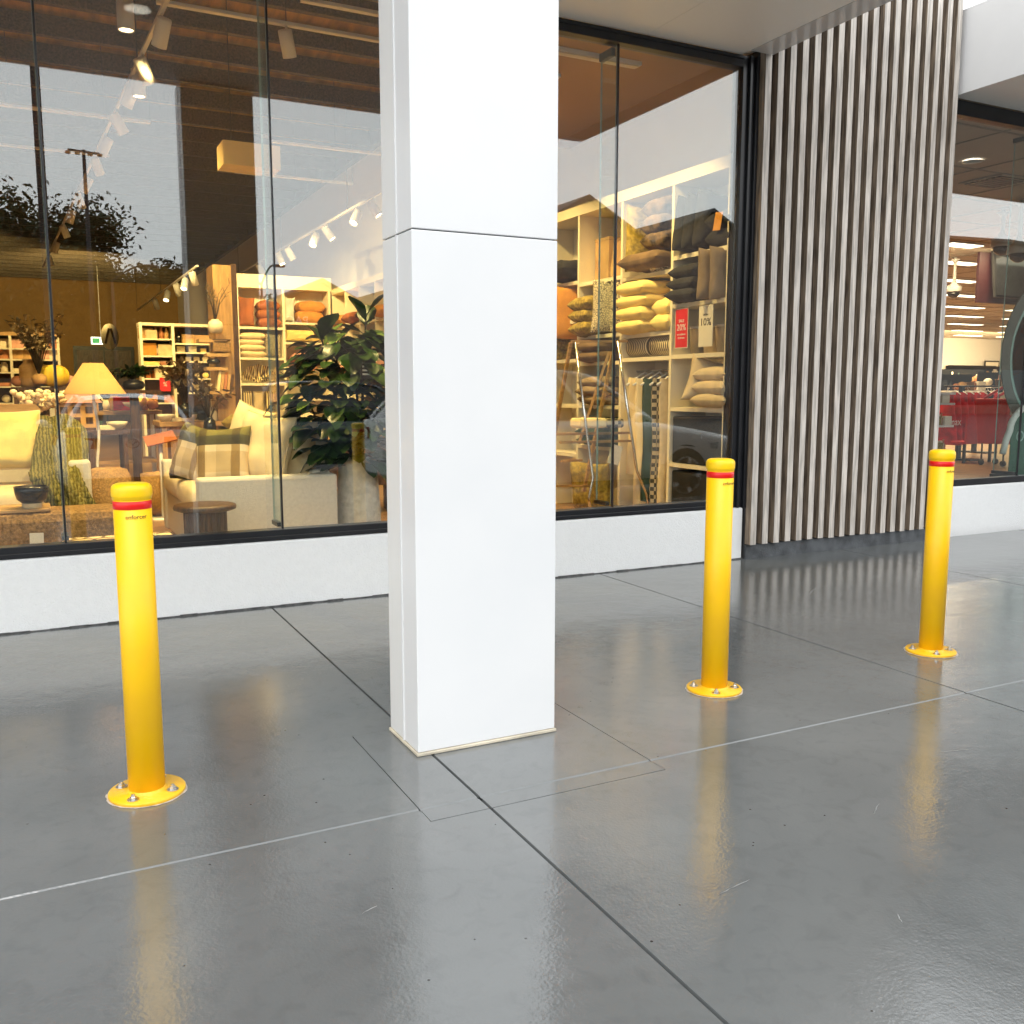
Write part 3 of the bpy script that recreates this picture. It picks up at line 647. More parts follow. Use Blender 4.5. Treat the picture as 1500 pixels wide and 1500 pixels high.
mb('pole_dark').tube([(0, 0, 0), (0, 0, 6), (0, 0, 11.6)], [.13, .10, .07], 10).build('mast', pl)
m = mb('pole_dark'); m.bar((-.62, 0, 11.55), (.62, 0, 11.5), .08); m.build('cross_arm', pl)
for x in (-.62, -.25, .25, .62): mb('pole_dark').box(x-.10, -.14, 11.40, x+.10, .14, 11.48).build('floodlight', pl, bevel=.02)
def street_lamp(label, loc, h, arms):
    t = thing('street_lamp', label, 'lamp post', loc, 0, 'street lamps in the car park')
    mb('pole_dark').tube([(0, 0, 0), (0, 0, h*.5), (0, 0, h)], [.09, .075, .05], 8).build('post', t)
    for dx, dz in arms:
        a = mb('pole_dark').tube([(dx*k/8, 0, h+dz*sin(pi/2*k/8)) for k in range(9)], .045, 6).build('arm', t)
        mb('pole_dark').box(dx-.05*dx, -.1, h+dz-.08, dx+(.5 if dx > 0 else -.5), .1, h+dz+.05).build('lamp_head', a, bevel=.02)
street_lamp('street lamp with one curved arm beyond the car park', (3.3, -33.5, -.13), 6.2, [(1.4, .75)])
street_lamp('street lamp with two arms of unequal height in the car park', (9.75, -33.5, -.13), 6.4, [(.6, .9), (-.8, .15)])
sp = thing('sign_pole', 'tall slim dark sign pole standing in the car park lane', 'pole', (.24, -2.35, -.13))
mb('pole_dark').box(-.055, -.055, 0, .055, .055, 7.4).build('pole', sp, bevel=.006)
mb('pole_dark').box(-.5, -.04, 7.4, .5, .04, 8.2).build('sign_board', sp, bevel=.01)
# ------------------------------------------------------------------ homewares shop interior: shell
struct('shop_floor', mb('wood_floor').box(-6, 6.0, -.05, 5.35, 40.2, .10))
struct('side_wall', mb('wall_cream').box(5.302, 6.001, .10, 5.36, 40.2, 5.9))
struct('left_wall', mb('wall_cream').box(-6.2, 6.001, -.05, -6.0, 40.2, 5.9))
struct('back_wall', mb('wall_tan').box(-6, 40.0, .10, 5.302, 40.2, 5.9))
struct('ceiling_deck', mb('foil').grid(lambda a, b: (-6+11.3*a, 6.0+34*b, 5.62+.04*sin(34*b*2*pi)), 24, 204))
for k in range(33):
    p = mb('purlin').box(-6, 6.45+k, 5.36, 5.189, 6.54+k, 5.585)
    struct('ceiling_purlin', p)
struct('wall_lining', mb('purlin').box(5.19, 6.06, 5.33, 5.301, 40, 5.61))
struct('ceiling_bulkhead', mb('ceil_brown').box(3.30, 6.06, 3.93, 5.30, 9.1, 4.02))
# wall shelving along the side wall
sh = thing('wall_shelving', 'long pale built-in cubby shelving along the side wall behind the right window', 'shelving', (5.1, 6.4, .1))
TOP = 3.15
bw(mb('shelf_cream').box(5.285, 5.93, .1, 5.30, 16.9, TOP), 'back_panel', sh)
bw(mb('shelf_cream').box(4.895, 5.93, 3.055, 5.284, 16.9, TOP), 'top_panel', sh)
divs = [5.90, 6.665, 7.44, 8.215, 8.99, 9.77, 10.55, 11.33, 12.1, 12.9, 13.7, 14.5, 15.3, 16.1, 16.88]
for y in divs: bw(mb('shelf_cream').box(4.90, y-.016 if y > 6 else 5.88, .1, 5.284, y+.016, 3.054), 'side_panel', sh)
bays = {0: [2.47, 2.07, 1.645, 1.20, .72], 1: [2.37, 1.855, 1.64], 2: [2.40, 1.88, 1.62, 1.2, .8], 3: [2.43, 2.05, 1.66, 1.2, .7]}
for i in range(len(divs)-1):
    for z in bays.get(i, [2.47, 2.05, 1.64, 1.2, .75]): bw(mb('shelf_cream').box(4.902, divs[i]+.017, z-.035, 5.283, divs[i+1]-.017, z), 'shelf', sh)
bw(mb('steel').tube([(5.08, 6.69, 1.52), (5.08, 7.42, 1.52)], .012, 8), 'hanging_rail', sh)
bw(mb('shelf_cream').box(4.88, 5.895, .1, 4.897, 5.93, TOP), 'end_panel', sh)
ORD = ['first', 'second', 'third', 'fourth', 'fifth', 'sixth', 'seventh', 'eighth', 'ninth', 'tenth', 'eleventh', 'twelfth']
seedc = [0]
def cushion(label, loc, w, h, t, material, rot=(0, 0, 0), ear=.07, cat='cushion', name='cushion', group=None, n=16, pipe=None):
    seedc[0] += 1
    o = MB().use(material).pillow(w, h, t, seedc[0]*1.37, ear, n).build(name, None, loc=loc, rot=rot)
    if pipe:
        e = [(1, -1+k/4) for k in range(8)]+[(1-k/4, 1) for k in range(8)]+[(-1, 1-k/4) for k in range(8)]+[(-1+k/4, -1) for k in range(9)]
        mb(pipe).tube([(w/2*u*(1-ear*(1-v*v)*abs(u)), 0, h/2*v*(1-ear*(1-u*u)*abs(v))) for u, v in e], .0075, 6).build('piping', o)
    return tag(o, label, cat, group)
FL = pi/2
def stack(desc, x, y, z, n, w, d, t, material, rz=0, grp=None, name='cushion'):     # lying cushions, bottom up
    names = ['bottom', 'second lowest', 'third lowest', 'fourth lowest', 'fifth lowest']
    for k in range(n):
        nm = 'topmost' if k == n-1 else names[k]
        cushion('%s of the %s' % (nm, desc), (x+rnd.uniform(-.015, .015), y+rnd.uniform(-.012, .012), z+t*(.5+k*.86)), w, d, t*1.12, material, (FL+rnd.uniform(-.03, .03), rnd.uniform(-.03, .03), rz+rnd.uniform(-.06, .06)), group=grp)
side = -pi/2
# bay nearest the window
for k, (y, w) in enumerate(((6.56, .17), (6.43, .17), (6.28, .18))):
    cushion('%s upright black cushion on the top shelf nearest the window frame' % ['leftmost', 'middle', 'rightmost'][k], (5.02, y, 2.47+.24), .34, .46, w, 'cushion_black', (0, .12, -.05))
stack('two black cushions lying flat on the top shelf nearest the window frame', 5.05, 6.06, 2.47, 2, .30, .36, .15, 'cushion_black', FL)
tg = mb('cushion_orange').box(-.002, -.045, -.07, .002, .045, .07).build('price_tag', None, loc=(4.865, 6.03, 2.66), rot=(.1, .1, 0)); tag(tg, 'small orange price tag on the black cushions at the top right', 'price tag')
stack('three black cushions stacked on the second shelf nearest the window', 5.03, 6.46, 2.07, 3, .36, .42, .115, 'cushion_black', FL)
cushion('taupe upright cushion with fringed edge beside the black cushion stack', (5.0, 6.17, 2.265), .40, .41, .13, 'cushion_taupe', (0, .03, -.1))
cushion('taupe upright cushion with fringed edge closest to the window frame', (5.0, 6.02, 2.265), .40, .42, .12, 'cushion_taupe', (0, -.02, -.1))
def tag_sign(label, y, material, lines, cat='sign'):
    t = thing('shelf_sign', label, cat, (4.885, y, 1.86))
    mb('paper_white').box(-.003, -.088, -.165, .0, .088, .165).build('card', t)
    mb(material).box(-.0042, -.082, -.158, -.0031, .082, .158).build('printed_face', t)
    for s, sz, z, mt in lines: lettering(s, sz, mt, t, (-.0052, 0, z), (pi/2, 0, -pi/2))
    return t
tag_sign('red sale sign reading 20 percent hanging from the shelf edge', 6.49, 'paper_red', (('SALE', .035, .06, 'white_print'), ('20%', .075, .005, 'white_print'), ('on cushions', .024, -.05, 'white_print'), ('& throws', .024, -.08, 'white_print')))
tag_sign('cream sale sign reading 10 percent hanging from the shelf edge', 6.17, 'paper_white', (('10%', .085, .03, 'ink'), ('EXTRA', .022, .09, 'ink')))
for k, y in enumerate((6.53, 6.36, 6.19, 6.04)):
    b = thing('storage_basket', '%s pale woven basket on the third shelf behind the sale signs' % ['leftmost', 'second', 'third', 'rightmost'][k], 'basket', (5.09, y, 1.646))
    mb('cushion_beige').lathe([(.055, .0), (.075, .20), (.078, .22), (.066, .22), (.05, .02), (1e-6, .02)], 16).build('body', b)
    mb('paper_white').lathe([(.079, .215), (.082, .22), (.079, .235), (.072, .235)], 16).build('rim', b)
stack('three beige cushions stacked on the fourth shelf nearest the window', 5.02, 6.10, 1.2, 3, .40, .34, .12, 'cushion_beige', FL)
cushion('beige cushion with a pointed corner on the fourth shelf', (5.03, 6.30, 1.41), .40, .40, .13, 'cushion_beige', (0, .25, -.3), .14)
for z, h, l in ((.722, .40, 'dark filler box added for the shade of the lowest shelf nearest the window'), (.102, .55, 'dark filler box added for the shade of the floor cubby nearest the window')):
    bb = thing('shade_filler_box', l, 'box', (5.09, 6.285, z)); mb('cushion_black').box(-.175, -.345, 0, .17, .345, h).build('body', bb, bevel=.012); mb('black_metal').box(-.181, -.06, h*.55, -.1755, .06, h*.55+.03).build('handle', bb)  # dark boxes added so the unlit lower cubbies read black
# second bay
stack('brown fur cushions piled on the top shelf of the second bay', 5.04, 6.90, 2.56, 3, .38, .40, .16, 'fur', FL)
cushion('tan cushion standing on edge at the left of the fur pile', (5.04, 7.28, 2.70), .40, .60, .14, 'cushion_olive', (0, .02, -.05))
cushion('flat brown cushion under the fur pile on the top shelf', (5.0, 7.04, 2.48), .62, .44, .16, 'cushion_brown', (FL, 0, FL))
bk = thing('dark_basket', 'dark patterned fringed basket on the shelf below the brown fur', 'basket', (5.02, 6.95, 2.371)); m = mb('zebra'); m.lathe([(.10, 0), (.15, .06), (.16, .10), (.13, .1), (.09, .02), (1e-6, .02)], 20); m.build('body', bk)
stack('four yellow cushions piled on the second shelf of the second bay', 5.0, 7.16, 1.855, 4, .48, .46, .128, 'cushion_yellow', FL, 'yellow cushions in the second bay')
stack('two yellow cushions tucked in beside the tall yellow pile', 5.06, 6.80, 1.855, 2, .24, .40, .15, 'cushion_yellow', FL)
for k, (y0_, L_) in enumerate(((7.235, .33), (6.885, .33))):
    t = thing('rolled_throw', '%s rolled black and cream striped throw on the low shelf above the hanging throws' % ['left', 'right'][k], 'throw', (5.02, y0_, 1.738), 0, 'rolled striped throws')
    m = mb('stripe_throw'); m.M = Euler((FL, 0, 0)).to_matrix().to_4x4(); m.lathe([(.05, -L_/2), (.085, -L_/2), (.095, -L_/2+.012), (.095, L_/2-.012), (.085, L_/2), (.05, L_/2)], 28); m.build('roll', t)
    m = mb('navy'); m.tube([(.004*q*cos(q*.75), -L_/2-.001, .004*q*sin(q*.75)) for q in range(22)], .006, 6); m.build('rolled_end', t)
def hanging(label, y, material, w=.05, z0=.30, z1=1.43, hang=True):
    t = thing('hanging_throw', label, 'throw', (5.06, y, 1.52))
    def fn(a, b):
        u = a*2*pi; zz = z1-1.52-(z1-z0)*b; k = 1+.5*b
        return (.17*cos(u)*(1+.05*sin(9*b)), w*.5*k*sin(u)*(1+.25*sin(3*u+4*b)), zz-.02*cos(u))
    mb(material).grid(fn, 24, 12).build('cloth', t)
    h = mb('white_metal'); h.tube([(0, 0, -.012), (.012, 0, .012), (0, 0, .022), (-.012, 0, .012)], .004, 6); h.tube([(-.2, 0, -.13), (-.1, 0, -.07), (0, 0, -.015), (.1, 0, -.07), (.2, 0, -.13)], .010, 6); h.build('hanger', t)
hanging('cream throw hanging at the left of the clothes rail', 7.27, 'cushion_cream', .14, .55, 1.44)
hanging('long cream throw hanging behind the dark green one', 7.16, 'linen', .10, .25)
hanging('dark green throw hanging on the rail between cream and checked ones', 7.04, 'green_dark', .12, .32)
hanging('black and cream checked throw hanging on the clothes rail', 6.90, 'check_throw', .10, .32)
hanging('tan throw hanging on the rail nearest the cubby divider', 6.79, 'cushion_beige', .07, .3)
# third bay
ba = thing('rattan_chairback', 'rounded tan rattan tray leaning on the top shelf of the third bay', 'tray', (5.08, 7.72, 2.40))
m = mb('kraft'); m.M = Euler((0, .12, 0)).to_matrix().to_4x4(); m.prism([(.22*abs(cos(a))**.6*(1 if cos(a) > 0 else -1), .20+.19*abs(sin(a))**.6*(1 if sin(a) > 0 else -1)) for a in [2*pi*k/28 for k in range(28)]], lambda p: (0, p[0], p[1]), lambda p: (.02, p[0], p[1])); m.build('panel', ba)
m = mb('brass_wood'); m.M = Euler((0, .12, 0)).to_matrix().to_4x4(); m.tube([(0.005, .225*abs(cos(a))**.6*(1 if cos(a) > 0 else -1), .20+.195*abs(sin(a))**.6*(1 if sin(a) > 0 else -1)) for a in [2*pi*k/28 for k in range(29)]], .014, 8); m.build('rim', ba)
bx = thing('cardboard_box', 'tan box standing behind the rattan tray on the top shelf', 'box', (5.17, 8.05, 2.40)); mb('kraft').box(-.1, -.12, 0, .1, .13, .40).build('body', bx, bevel=.006); mb('oak_flat').box(-.103, -.123, .40, .103, .133, .43).build('lid', bx, bevel=.004)
stack('three olive fringed cushions stacked in the third bay', 4.98, 8.02, 1.88, 3, .34, .44, .135, 'cushion_olive', FL)
cushion('black and cream net-patterned cushion standing in the third bay', (4.97, 7.70, 2.13), .40, .50, .14, 'zebra', (0, .04, -.35))
cushion('black and cream net-patterned cushion at the right end of the third bay', (5.02, 7.54, 2.12), .36, .48, .12, 'zebra', (0, 0, .1))
stack('brown cushions stacked behind the ladder rack', 5.0, 7.92, 1.62, 2, .40, .42, .11, 'cushion_brown', FL)
stack('brown folded throws stacked lower behind the ladder rack', 5.0, 7.85, 1.2, 3, .46, .40, .10, 'cushion_taupe', FL, name='throw')
stack('dark folded throws near the floor behind the ladder rack', 5.0, 7.82, .8, 3, .56, .40, .10, 'green_dark', FL, name='throw')
cushion('yellow patterned cushion on the floor behind the ladder rack', (4.85, 7.85, .40), .5, .5, .18, 'cushion_olive', (.15, 0, -1.3))
# fourth bay and further
cushion('orange cushion standing at the left end of the fourth bay', (4.95, 8.62, 2.12), .40, .52, .12, 'cushion_orange', (0, 0, -.35))
cushion('orange cushion standing nearest the net-patterned ones', (4.95, 8.42, 2.12), .40, .54, .12, 'cushion_orange', (0, .05, -.35))
stack('olive cushions stacked in the fourth bay', 5.02, 8.80, 1.66, 3, .3, .42, .12, 'cushion_olive', FL)
cushion('dark woven cushion on the top shelf of the fourth bay', (5.02, 8.6, 2.56), .6, .5, .2, 'cushion_black', (FL, 0, FL))
for i in range(4, 14):
    yc = (divs[i]+divs[i+1])/2; d = 'cubby bay number %s from the window' % ORD[i] if i < 12 else 'cubby bay at the far corner' if i == 13 else 'cubby bay next to the far corner'
    cushion('rust cushion lying on the top shelf of the %s' % d, (5.0, yc, 2.57), .62, .44, .2, ['cushion_rust', 'cushion_orange', 'cushion_brown'][i % 3], (FL, 0, FL), n=8)
    cushion('pale cushion lying on the second shelf of the %s' % d, (5.0, yc, 2.14), .62, .44, .2, ['cushion_beige', 'cushion_cream', 'zebra'][i % 3], (FL, 0, FL), n=8)
    cushion('folded throw on the third shelf of the %s' % d, (5.0, yc, 1.73), .6, .42, .18, ['terracotta', 'pink', 'cushion_rust'][i % 3], (FL, 0, FL), n=8, cat='throw', name='throw')
# facing shelves at the corner
ps = thing('display_shelving', 'cream cubby shelving facing the street behind the fig plant, cushions on it', 'shelving', (4.1, 16.9, .1))
PX0 = 3.20
m = mb('shelf_cream'); m.box(PX0, 17.28, .1, 4.894, 17.3, 3.35); bw(m, 'back_panel', ps)
bw(mb('shelf_cream').box(PX0, 16.9, 3.12, 4.894, 17.279, 3.35), 'top_panel', ps)
for x in (PX0+.02, 4.02, 4.85): bw(mb('shelf_cream').box(x-.022, 16.9, .1, x+.022, 17.279, 3.119), 'side_panel', ps)
for (x0, x1, zz) in ((PX0+.043, 3.997, (2.45, 1.92, 1.47, .95)), (4.043, 4.827, (2.55, 2.20, 1.7, 1.2))):
    for z in zz: bw(mb('shelf_cream').box(x0, 16.9, z-.04, x1, 17.278, z), 'shelf', ps)
stack('cream cushions stacked in the left half of the facing shelving', 3.46, 17.08, 1.92, 4, .46, .36, .12, 'cushion_beige')
cushion('dark patterned cushion standing beside the cream stack in the facing shelving', (3.84, 17.05, 2.15), .30, .42, .13, 'zebra', (0, .05, 0))
stack('rust cushions on the upper left facing shelf', 3.78, 17.08, 2.45, 3, .40, .36, .17, 'cushion_rust')
cushion('rust cushion standing at the left end of the upper facing shelf', (3.40, 17.05, 2.72), .28, .50, .13, 'cushion_rust', (0, .05, 0))
cushion('long cream bolster on the right half of the facing shelving', (4.42, 17.06, 2.33), .70, .20, .2, 'cushion_yellow')
stack('orange cushions on the upper right facing shelf', 4.52, 17.08, 2.56, 2, .5, .36, .2, 'cushion_orange')
cushion('pale pointed cushion at the left of the upper right facing shelf', (4.15, 17.02, 2.78), .2, .46, .12, 'cushion_ice', (0, .05, 0), .14)
stack('pink folded throws in the right half of the facing shelving', 4.4, 17.08, 1.71, 2, .5, .36, .16, 'pink', name='throw')
s = thing('giant_shell', 'large striped clam shell ornament in the facing shelving', 'ornament', (3.56, 17.02, 1.47))
m = mb('shell_stripe')
m.grid(lambda a, b: ((.30*b)*cos(pi*(.08+.84*a))*(1.1), -.10+.12*sin(pi*b)*(1+.4*sin(a*pi*9)), (.30*b)*sin(pi*(.08+.84*a))*(1+.10*abs(sin(a*pi*5)))+.01), 40, 8); m.build('valve', s)
for k in range(3): cushion('%s brown striped cushion below the clam shell' % ['left', 'middle', 'right'][k], (3.36+.2*k, 17.05, 1.16), .19, .36, .14, ['shell_stripe', 'cushion_beige', 'shell_stripe'][k], (0, 0, 0), n=8)

# ------------------------------------------------------------------ sofas, tables, plant
def sofa(label, loc, rz, L, D, arm_h, seat_h, base_mat='linen_grey', cush='linen', nseat=2):
    # local: seat faces -y, length along x
    t = thing('sofa', label, 'sofa', loc, rz)
    m = mb(base_mat); m.box(-L/2+.155, -D/2+.02, .05, L/2-.155, D/2-.16, seat_h-.17); m.build('base', t, bevel=.02)
    for s_ in (-1, 1):
        x0, x1 = s_*L/2, s_*(L/2-.15)
        mb(base_mat).box(x0, -D/2, .04, x1, D/2, arm_h).build('arm', t, bevel=.022)
    mb(base_mat).box(-L/2+.152, D/2-.155, .04, L/2-.152, D/2-.002, arm_h+.02).build('back', t, bevel=.03)
    w = (L-.31)/nseat
    for k in range(nseat):
        c = mb(cush); c.M = Matrix.Translation((-L/2+.155+w*(k+.5), -.09, seat_h-.07)); c.puff(w*1.0, D-.12, .20, .22, 20, k*3+L); c.build('seat_cushion', t)
    for x in (-L/2+.1, L/2-.1):
        for y in (-D/2+.1, D/2-.1): mb('dark_wood').lathe([(.02, 0), (.025, .05)], 10, (x, y, 0)).build('foot', t)
    return t
sofa('cream linen sofa seen from its arm end, piled with cushions', (1.44, 7.66, .10), -pi/2, 2.12, .97, .645, .55)
sofa('cream sofa at the left facing the street with a green knitted throw', (-.60, 8.02, .10), 0, 1.88, .92, .73, .50)
ls = cushion('large yellow-cream cushion on the left sofa beside the knitted throw', (-.20, 7.93, .97), .46, .46, .17, 'cushion_yellow', (-.28, 0, .05), .08, n=24, pipe='cushion_cream')
cushion('second large cream cushion at the far end of the left sofa', (-.95, 7.95, .95), .5, .46, .18, 'cushion_cream', (-.28, 0, -.05))
def drape():
    t = thing('knitted_throw', 'chunky olive green knitted throw draped over the left sofa arm', 'throw', (.17, 7.7, .1))
    path = [(-.04, .42, .98), (-.02, .30, .92), (-.03, .16, .82), (-.06, .02, .66), (-.07, -.08, .62), (-.05, -.17, .60), (.0, -.205, .50), (.05, -.215, .36), (.08, -.22, .24)]
    def fn(a, b):
        k = b*(len(path)-1); i = int(min(k, len(path)-2)); f = k-i; p = [path[i][q]+(path[i+1][q]-path[i][q])*f for q in range(3)]
        u = a-.5; w = .30+.04*sin(5*b)
        rib = abs(sin(pi*9*a+.9*sin(9*b))); br = abs(sin(pi*26*b+(pi/2)*(int(9*a+.29*sin(9*b)) % 2))); hgt = .018*rib*(.55+.45*br)
        return (p[0]+u*w+.03*sin(7*b), p[1]-.02*sin(pi*a)-.018*sin(14*a+6*b)-.01-hgt, p[2]+.035*sin(pi*a)+.014*sin(11*a+3*b)+(.13*max(0, u) if b > .35 else .02)*1)
    m = mb('knit'); m.grid(fn, 110, 170); o = m.build('cloth', t); sd = o.modifiers.new('thick', 'SOLIDIFY'); sd.thickness = .025
drape()
be = thing('bench_ottoman', 'long brown boucle bench ottoman in front of the left sofa', 'ottoman', (-.35, 6.82, .10))
mb('boucle').box(-.95, -.21, .12, .83, .21, .47).build('seat', be, bevel=.06)
mb('oak_flat').box(-.9, -.17, .471, .4, .17, .492).build('tray', be, bevel=.005)
mb('dark_wood').box(-.9, -.19, .0, .78, .19, .118).build('plinth', be, bevel=.006)
tg = mb('paper_white').box(-.04, -.003, -.055, .04, .003, .055).build('price_card', None, loc=(-0.042, 6.580, 0.392), rot=(0, .03, 0)); tag(tg, 'small white price card below the brown bench ottoman', 'price card')
bo = thing('footed_bowl', 'black bowl on a small wooden foot on the brown bench', 'bowl', (-.055, 6.72, .592))
mb('ceramic_black').lathe([(1e-6, .035), (.06, .035), (.088, .06), (.10, .11), (.102, .14), (.094, .14), (.085, .075), (.05, .055), (1e-6, .05)], 28).build('dish', bo)
mb('cushion_beige').lathe([(.055, 0), (.06, .005), (.06, .03), (.055, .034)], 20).build('foot', bo)
po = thing('pouf', 'round tan boucle pouf between the two sofas', 'pouf', (.46, 7.72, .10)); mb('boucle_light').lathe([(.15, 0), (.168, .03), (.172, .30), (.168, .58), (.14, .645), (.09, .66), (1e-6, .665)], 36).build('seat', po); mb('dark_wood').lathe([(.14, -.0), (.14, .02)], 24).build('base', po)
struct('floor_rug', mb('pebble').box(-.6, 6.12, .101, 1.9, 6.62, .125))
pw = thing('pebble_tray', 'cream pebble-patterned low display ledge behind the left bollard', 'display ledge', (.42, 6.35, .10)); mb('pebble').box(-.32, -.12, .0, .34, .12, .32).build('top', pw, bevel=.02); mb('oak').box(-.30, -.10, -.0, .32, .13, .03).build('base', pw)
# cushions on the right sofa
cushion('green and cream plaid cushion further left on the cream sofa', (1.06, 7.40, .86), .46, .46, .17, 'plaid', (-.30, .12, -1.15), .10)
cushion('green and cream plaid cushion nearest the street on the cream sofa', (1.19, 6.99, .86), .42, .46, .16, 'plaid', (-.26, -.05, -.55), .11)
cushion('large cream cushion with piped edge in the middle of the sofa', (1.48, 6.95, .91), .48, .54, .22, 'cushion_cream', (-.25, .10, -1.0), .09, n=22, pipe='cushion_beige')
cushion('cream cushion with a tall pointed corner behind the plaid ones', (1.50, 7.45, .97), .50, .52, .20, 'cushion_cream', (-.3, .22, -.95), .13, n=22, pipe='cushion_beige')
cushion('cream cushion half hidden behind the piped one', (1.62, 7.2, .95), .48, .52, .20, 'cushion_cream', (-.3, -.12, -1.2), .12, n=22, pipe='cushion_beige')
cushion('cream box cushion leaning at the right end of the sofa', (1.70, 6.95, .88), .34, .46, .17, 'cushion_cream', (-.12, 0, -.35), n=22, pipe='cushion_beige')
cushion('grey-white cushion at the right end of the sofa back', (1.80, 7.02, .88), .36, .46, .17, 'linen_grey', (-.1, 0, -.6), n=22, pipe='linen')
cushion('cream cushion at the far end of the right sofa', (1.62, 8.2, .9), .48, .48, .17, 'cushion_beige', (-.25, 0, -1.4))
tag(mb('ceramic_cream').sphere((0, 0, 0), .082, 12).build('ball_ornament', None, loc=(1.774, 7.250, 1.079)), 'round cream ball resting on the sofa back beside the fig plant', 'ornament')
# tall shelf of pillows just behind the sofa
pk = thing('display_stand', 'slim pale display stand with a flat top behind the sofa cushions', 'stand', (1.95, 8.75, .10))
mb('oak_flat').box(-.35, -.22, .84, .45, .25, .87).build('top', pk)
for x in (-.32, .42):
    for y in (-.19, .22): mb('shelf_pale').box(x-.018, y-.018, 0, x+.018, y+.018, .839).build('leg', pk)
cushion('green and brown floor cushion lying on the stand behind the sofa', (1.80, 8.7, 1.05), .52, .42, .20, 'cushion_olive', (FL, 0, .2))
cushion('beige patterned cushion lying right of the green one on the stand', (2.12, 8.65, 1.06), .42, .40, .20, 'cushion_beige', (FL, 0, -.1))
st = thing('side_table', 'small round dark wood side table with a ribbed drum base', 'side table', (.935, 6.22, .10))
mb('dark_wood').lathe([(1e-6, .478), (.17, .478), (.192, .486), (.196, .50), (.19, .515), (.16, .52), (1e-6, .521)], 40).build('table_top', st)
m = mb('dark_wood'); pr_ = []
for k in range(96): pr_.append(.128+(.006 if k % 4 < 2 else -.004))
m.add([(pr_[k]*cos(2*pi*k/96), pr_[k]*sin(2*pi*k/96), z) for z in (0, .478) for k in range(96)], [(k, (k+1) % 96, (k+1) % 96+96, k+96) for k in range(96)]); m.build('drum', st)
# fig plant
fg = thing('fiddle_leaf_fig', 'large dark green fiddle leaf fig in a rough cream pot beside the column', 'plant', (2.16, 6.86, .10))
mb('pot_plaster').lathe([(.165, 0), (.172, .02), (.165, .35), (.142, .70), (.142, .735), (.128, .735), (.125, .69), (1e-6, .69)], 40).build('pot', fg)
mb('soil').lathe([(.126, .695), (1e-6, .70)], 20).build('soil', fg)
r = random.Random(5); stems = mb('bark'); lv = mb('leaf'); tips = []
for (dx, dy, hh) in ((-.24, .05, 1.62), (.12, .10, 1.80), (.0, -.02, 1.45), (-.08, .28, 1.60), (.25, .0, 1.55), (-.34, .15, 1.2)):
    pts = [(.03*dx, .03*dy, .68), (.35*dx, .35*dy, .95), (.75*dx, .75*dy, hh*.8), (dx, dy, hh)]; stems.tube(pts, [.016, .013, .010, .006], 7)
    for k in range(26):
        f = .18+.82*k/25; i = min(2, int(f*3)); g = f*3-i; p = [pts[i][q]+(pts[i+1][q]-pts[i][q])*g for q in range(3)]
        a = k*2.4+dx*20; el = r.uniform(-.25, .65) if k < 23 else .95
        d = (cos(a)*cos(el), sin(a)*cos(el), sin(el)); lv.use('leaf' if r.random() < .88 else 'leaf_light')
        lv.leaf(p, d, (0, 0, 1), r.uniform(.17, .28), r.uniform(.11, .18), r.uniform(.05, .35))
for k in range(260):
    a = r.uniform(0, 2*pi); q = r.uniform(-1, 1); z = 1.16+.50*q; rr = .50*(1-q*q)**.5*r.uniform(.45, 1); d = (cos(a), sin(a), r.uniform(-.6, .4)); lv.use('leaf' if k % 12 else 'leaf_light'); lv.leaf((rr*cos(a)-.05, rr*sin(a)*.8, z), d, (0, 0, 1), r.uniform(.15, .26), r.uniform(.10, .17), r.uniform(.1, .45))
stems.build('stem', fg); lv.build('foliage', fg)
sg = thing('plant_sign', 'small dark sign with rows of pale lettering hanging among the fig leaves', 'sign', (2.192, 6.700, 1.511)); mb('pole_dark').box(-.045, -.004, -.085, .045, .004, .085).build('board', sg)
for k in range(5): mb('white_print').box(-.034, -.0055, .055-.028*k, .034-.008*(k % 2), -.0042, .068-.028*k).build('text_line', sg)
cs = thing('console_table', 'oak topped dark console table behind the fig plant', 'console table', (2.75, 9.2, .10))
mb('oak_flat').box(-.62, -.28, .76, .6, .28, .81).build('table_top', cs, bevel=.004); mb('dark_wood').box(-.58, -.25, .30, .56, .25, .759).build('cabinet', cs)
for x in (-.55, .53):
    for y in (-.22, .22): mb('dark_wood').box(x-.03, y-.03, 0, x+.03, y+.03, .299).build('leg', cs)
# ladder rack in the right window
lr = thing('ladder_rack', 'chrome and wood A-frame display ladder standing behind the right window', 'display rack', (4.55, 7.25, .10))
P_ = [(4.181, 7.050, 1.750), (4.262, 7.000, 1.059), (4.314, 6.950, 0.585), (4.275, 6.950, 0.418), (4.283, 6.950, 0.285)]
Q_ = [(4.614, 7.050, 1.772), (4.709, 7.000, 1.113), (4.772, 6.950, 0.627), (4.880, 6.950, 0.425), (4.914, 6.950, 0.261)]
for pts in (P_, Q_): bw(mb('chrome').tube(pts, .013, 10), 'pole', lr)
for a, b in (((4.398, 7.500, 1.775), (4.345, 7.700, 0.908)), ((4.819, 7.500, 1.703), (4.615, 7.700, 0.837)), ((4.825, 7.450, 1.701), (4.613, 7.600, 0.388))): bw(mb('brass_wood').bar(a, b, .03, .025), 'rear_leg', lr)
for (a, b, w_) in (((4.177, 7.100, 1.764), (4.741, 7.100, 1.777), .05), ((4.063, 7.200, 0.960), (4.846, 7.200, 0.957), .07), ((4.033, 7.050, 0.896), (4.776, 7.050, 0.891), .04), ((4.363, 7.600, 0.683), (4.587, 7.600, 0.688), .04), ((4.257, 7.500, 0.465), (4.604, 7.500, 0.449), .03)): bw(mb('brass_wood').bar(a, b, w_, .02), 'rung', lr)
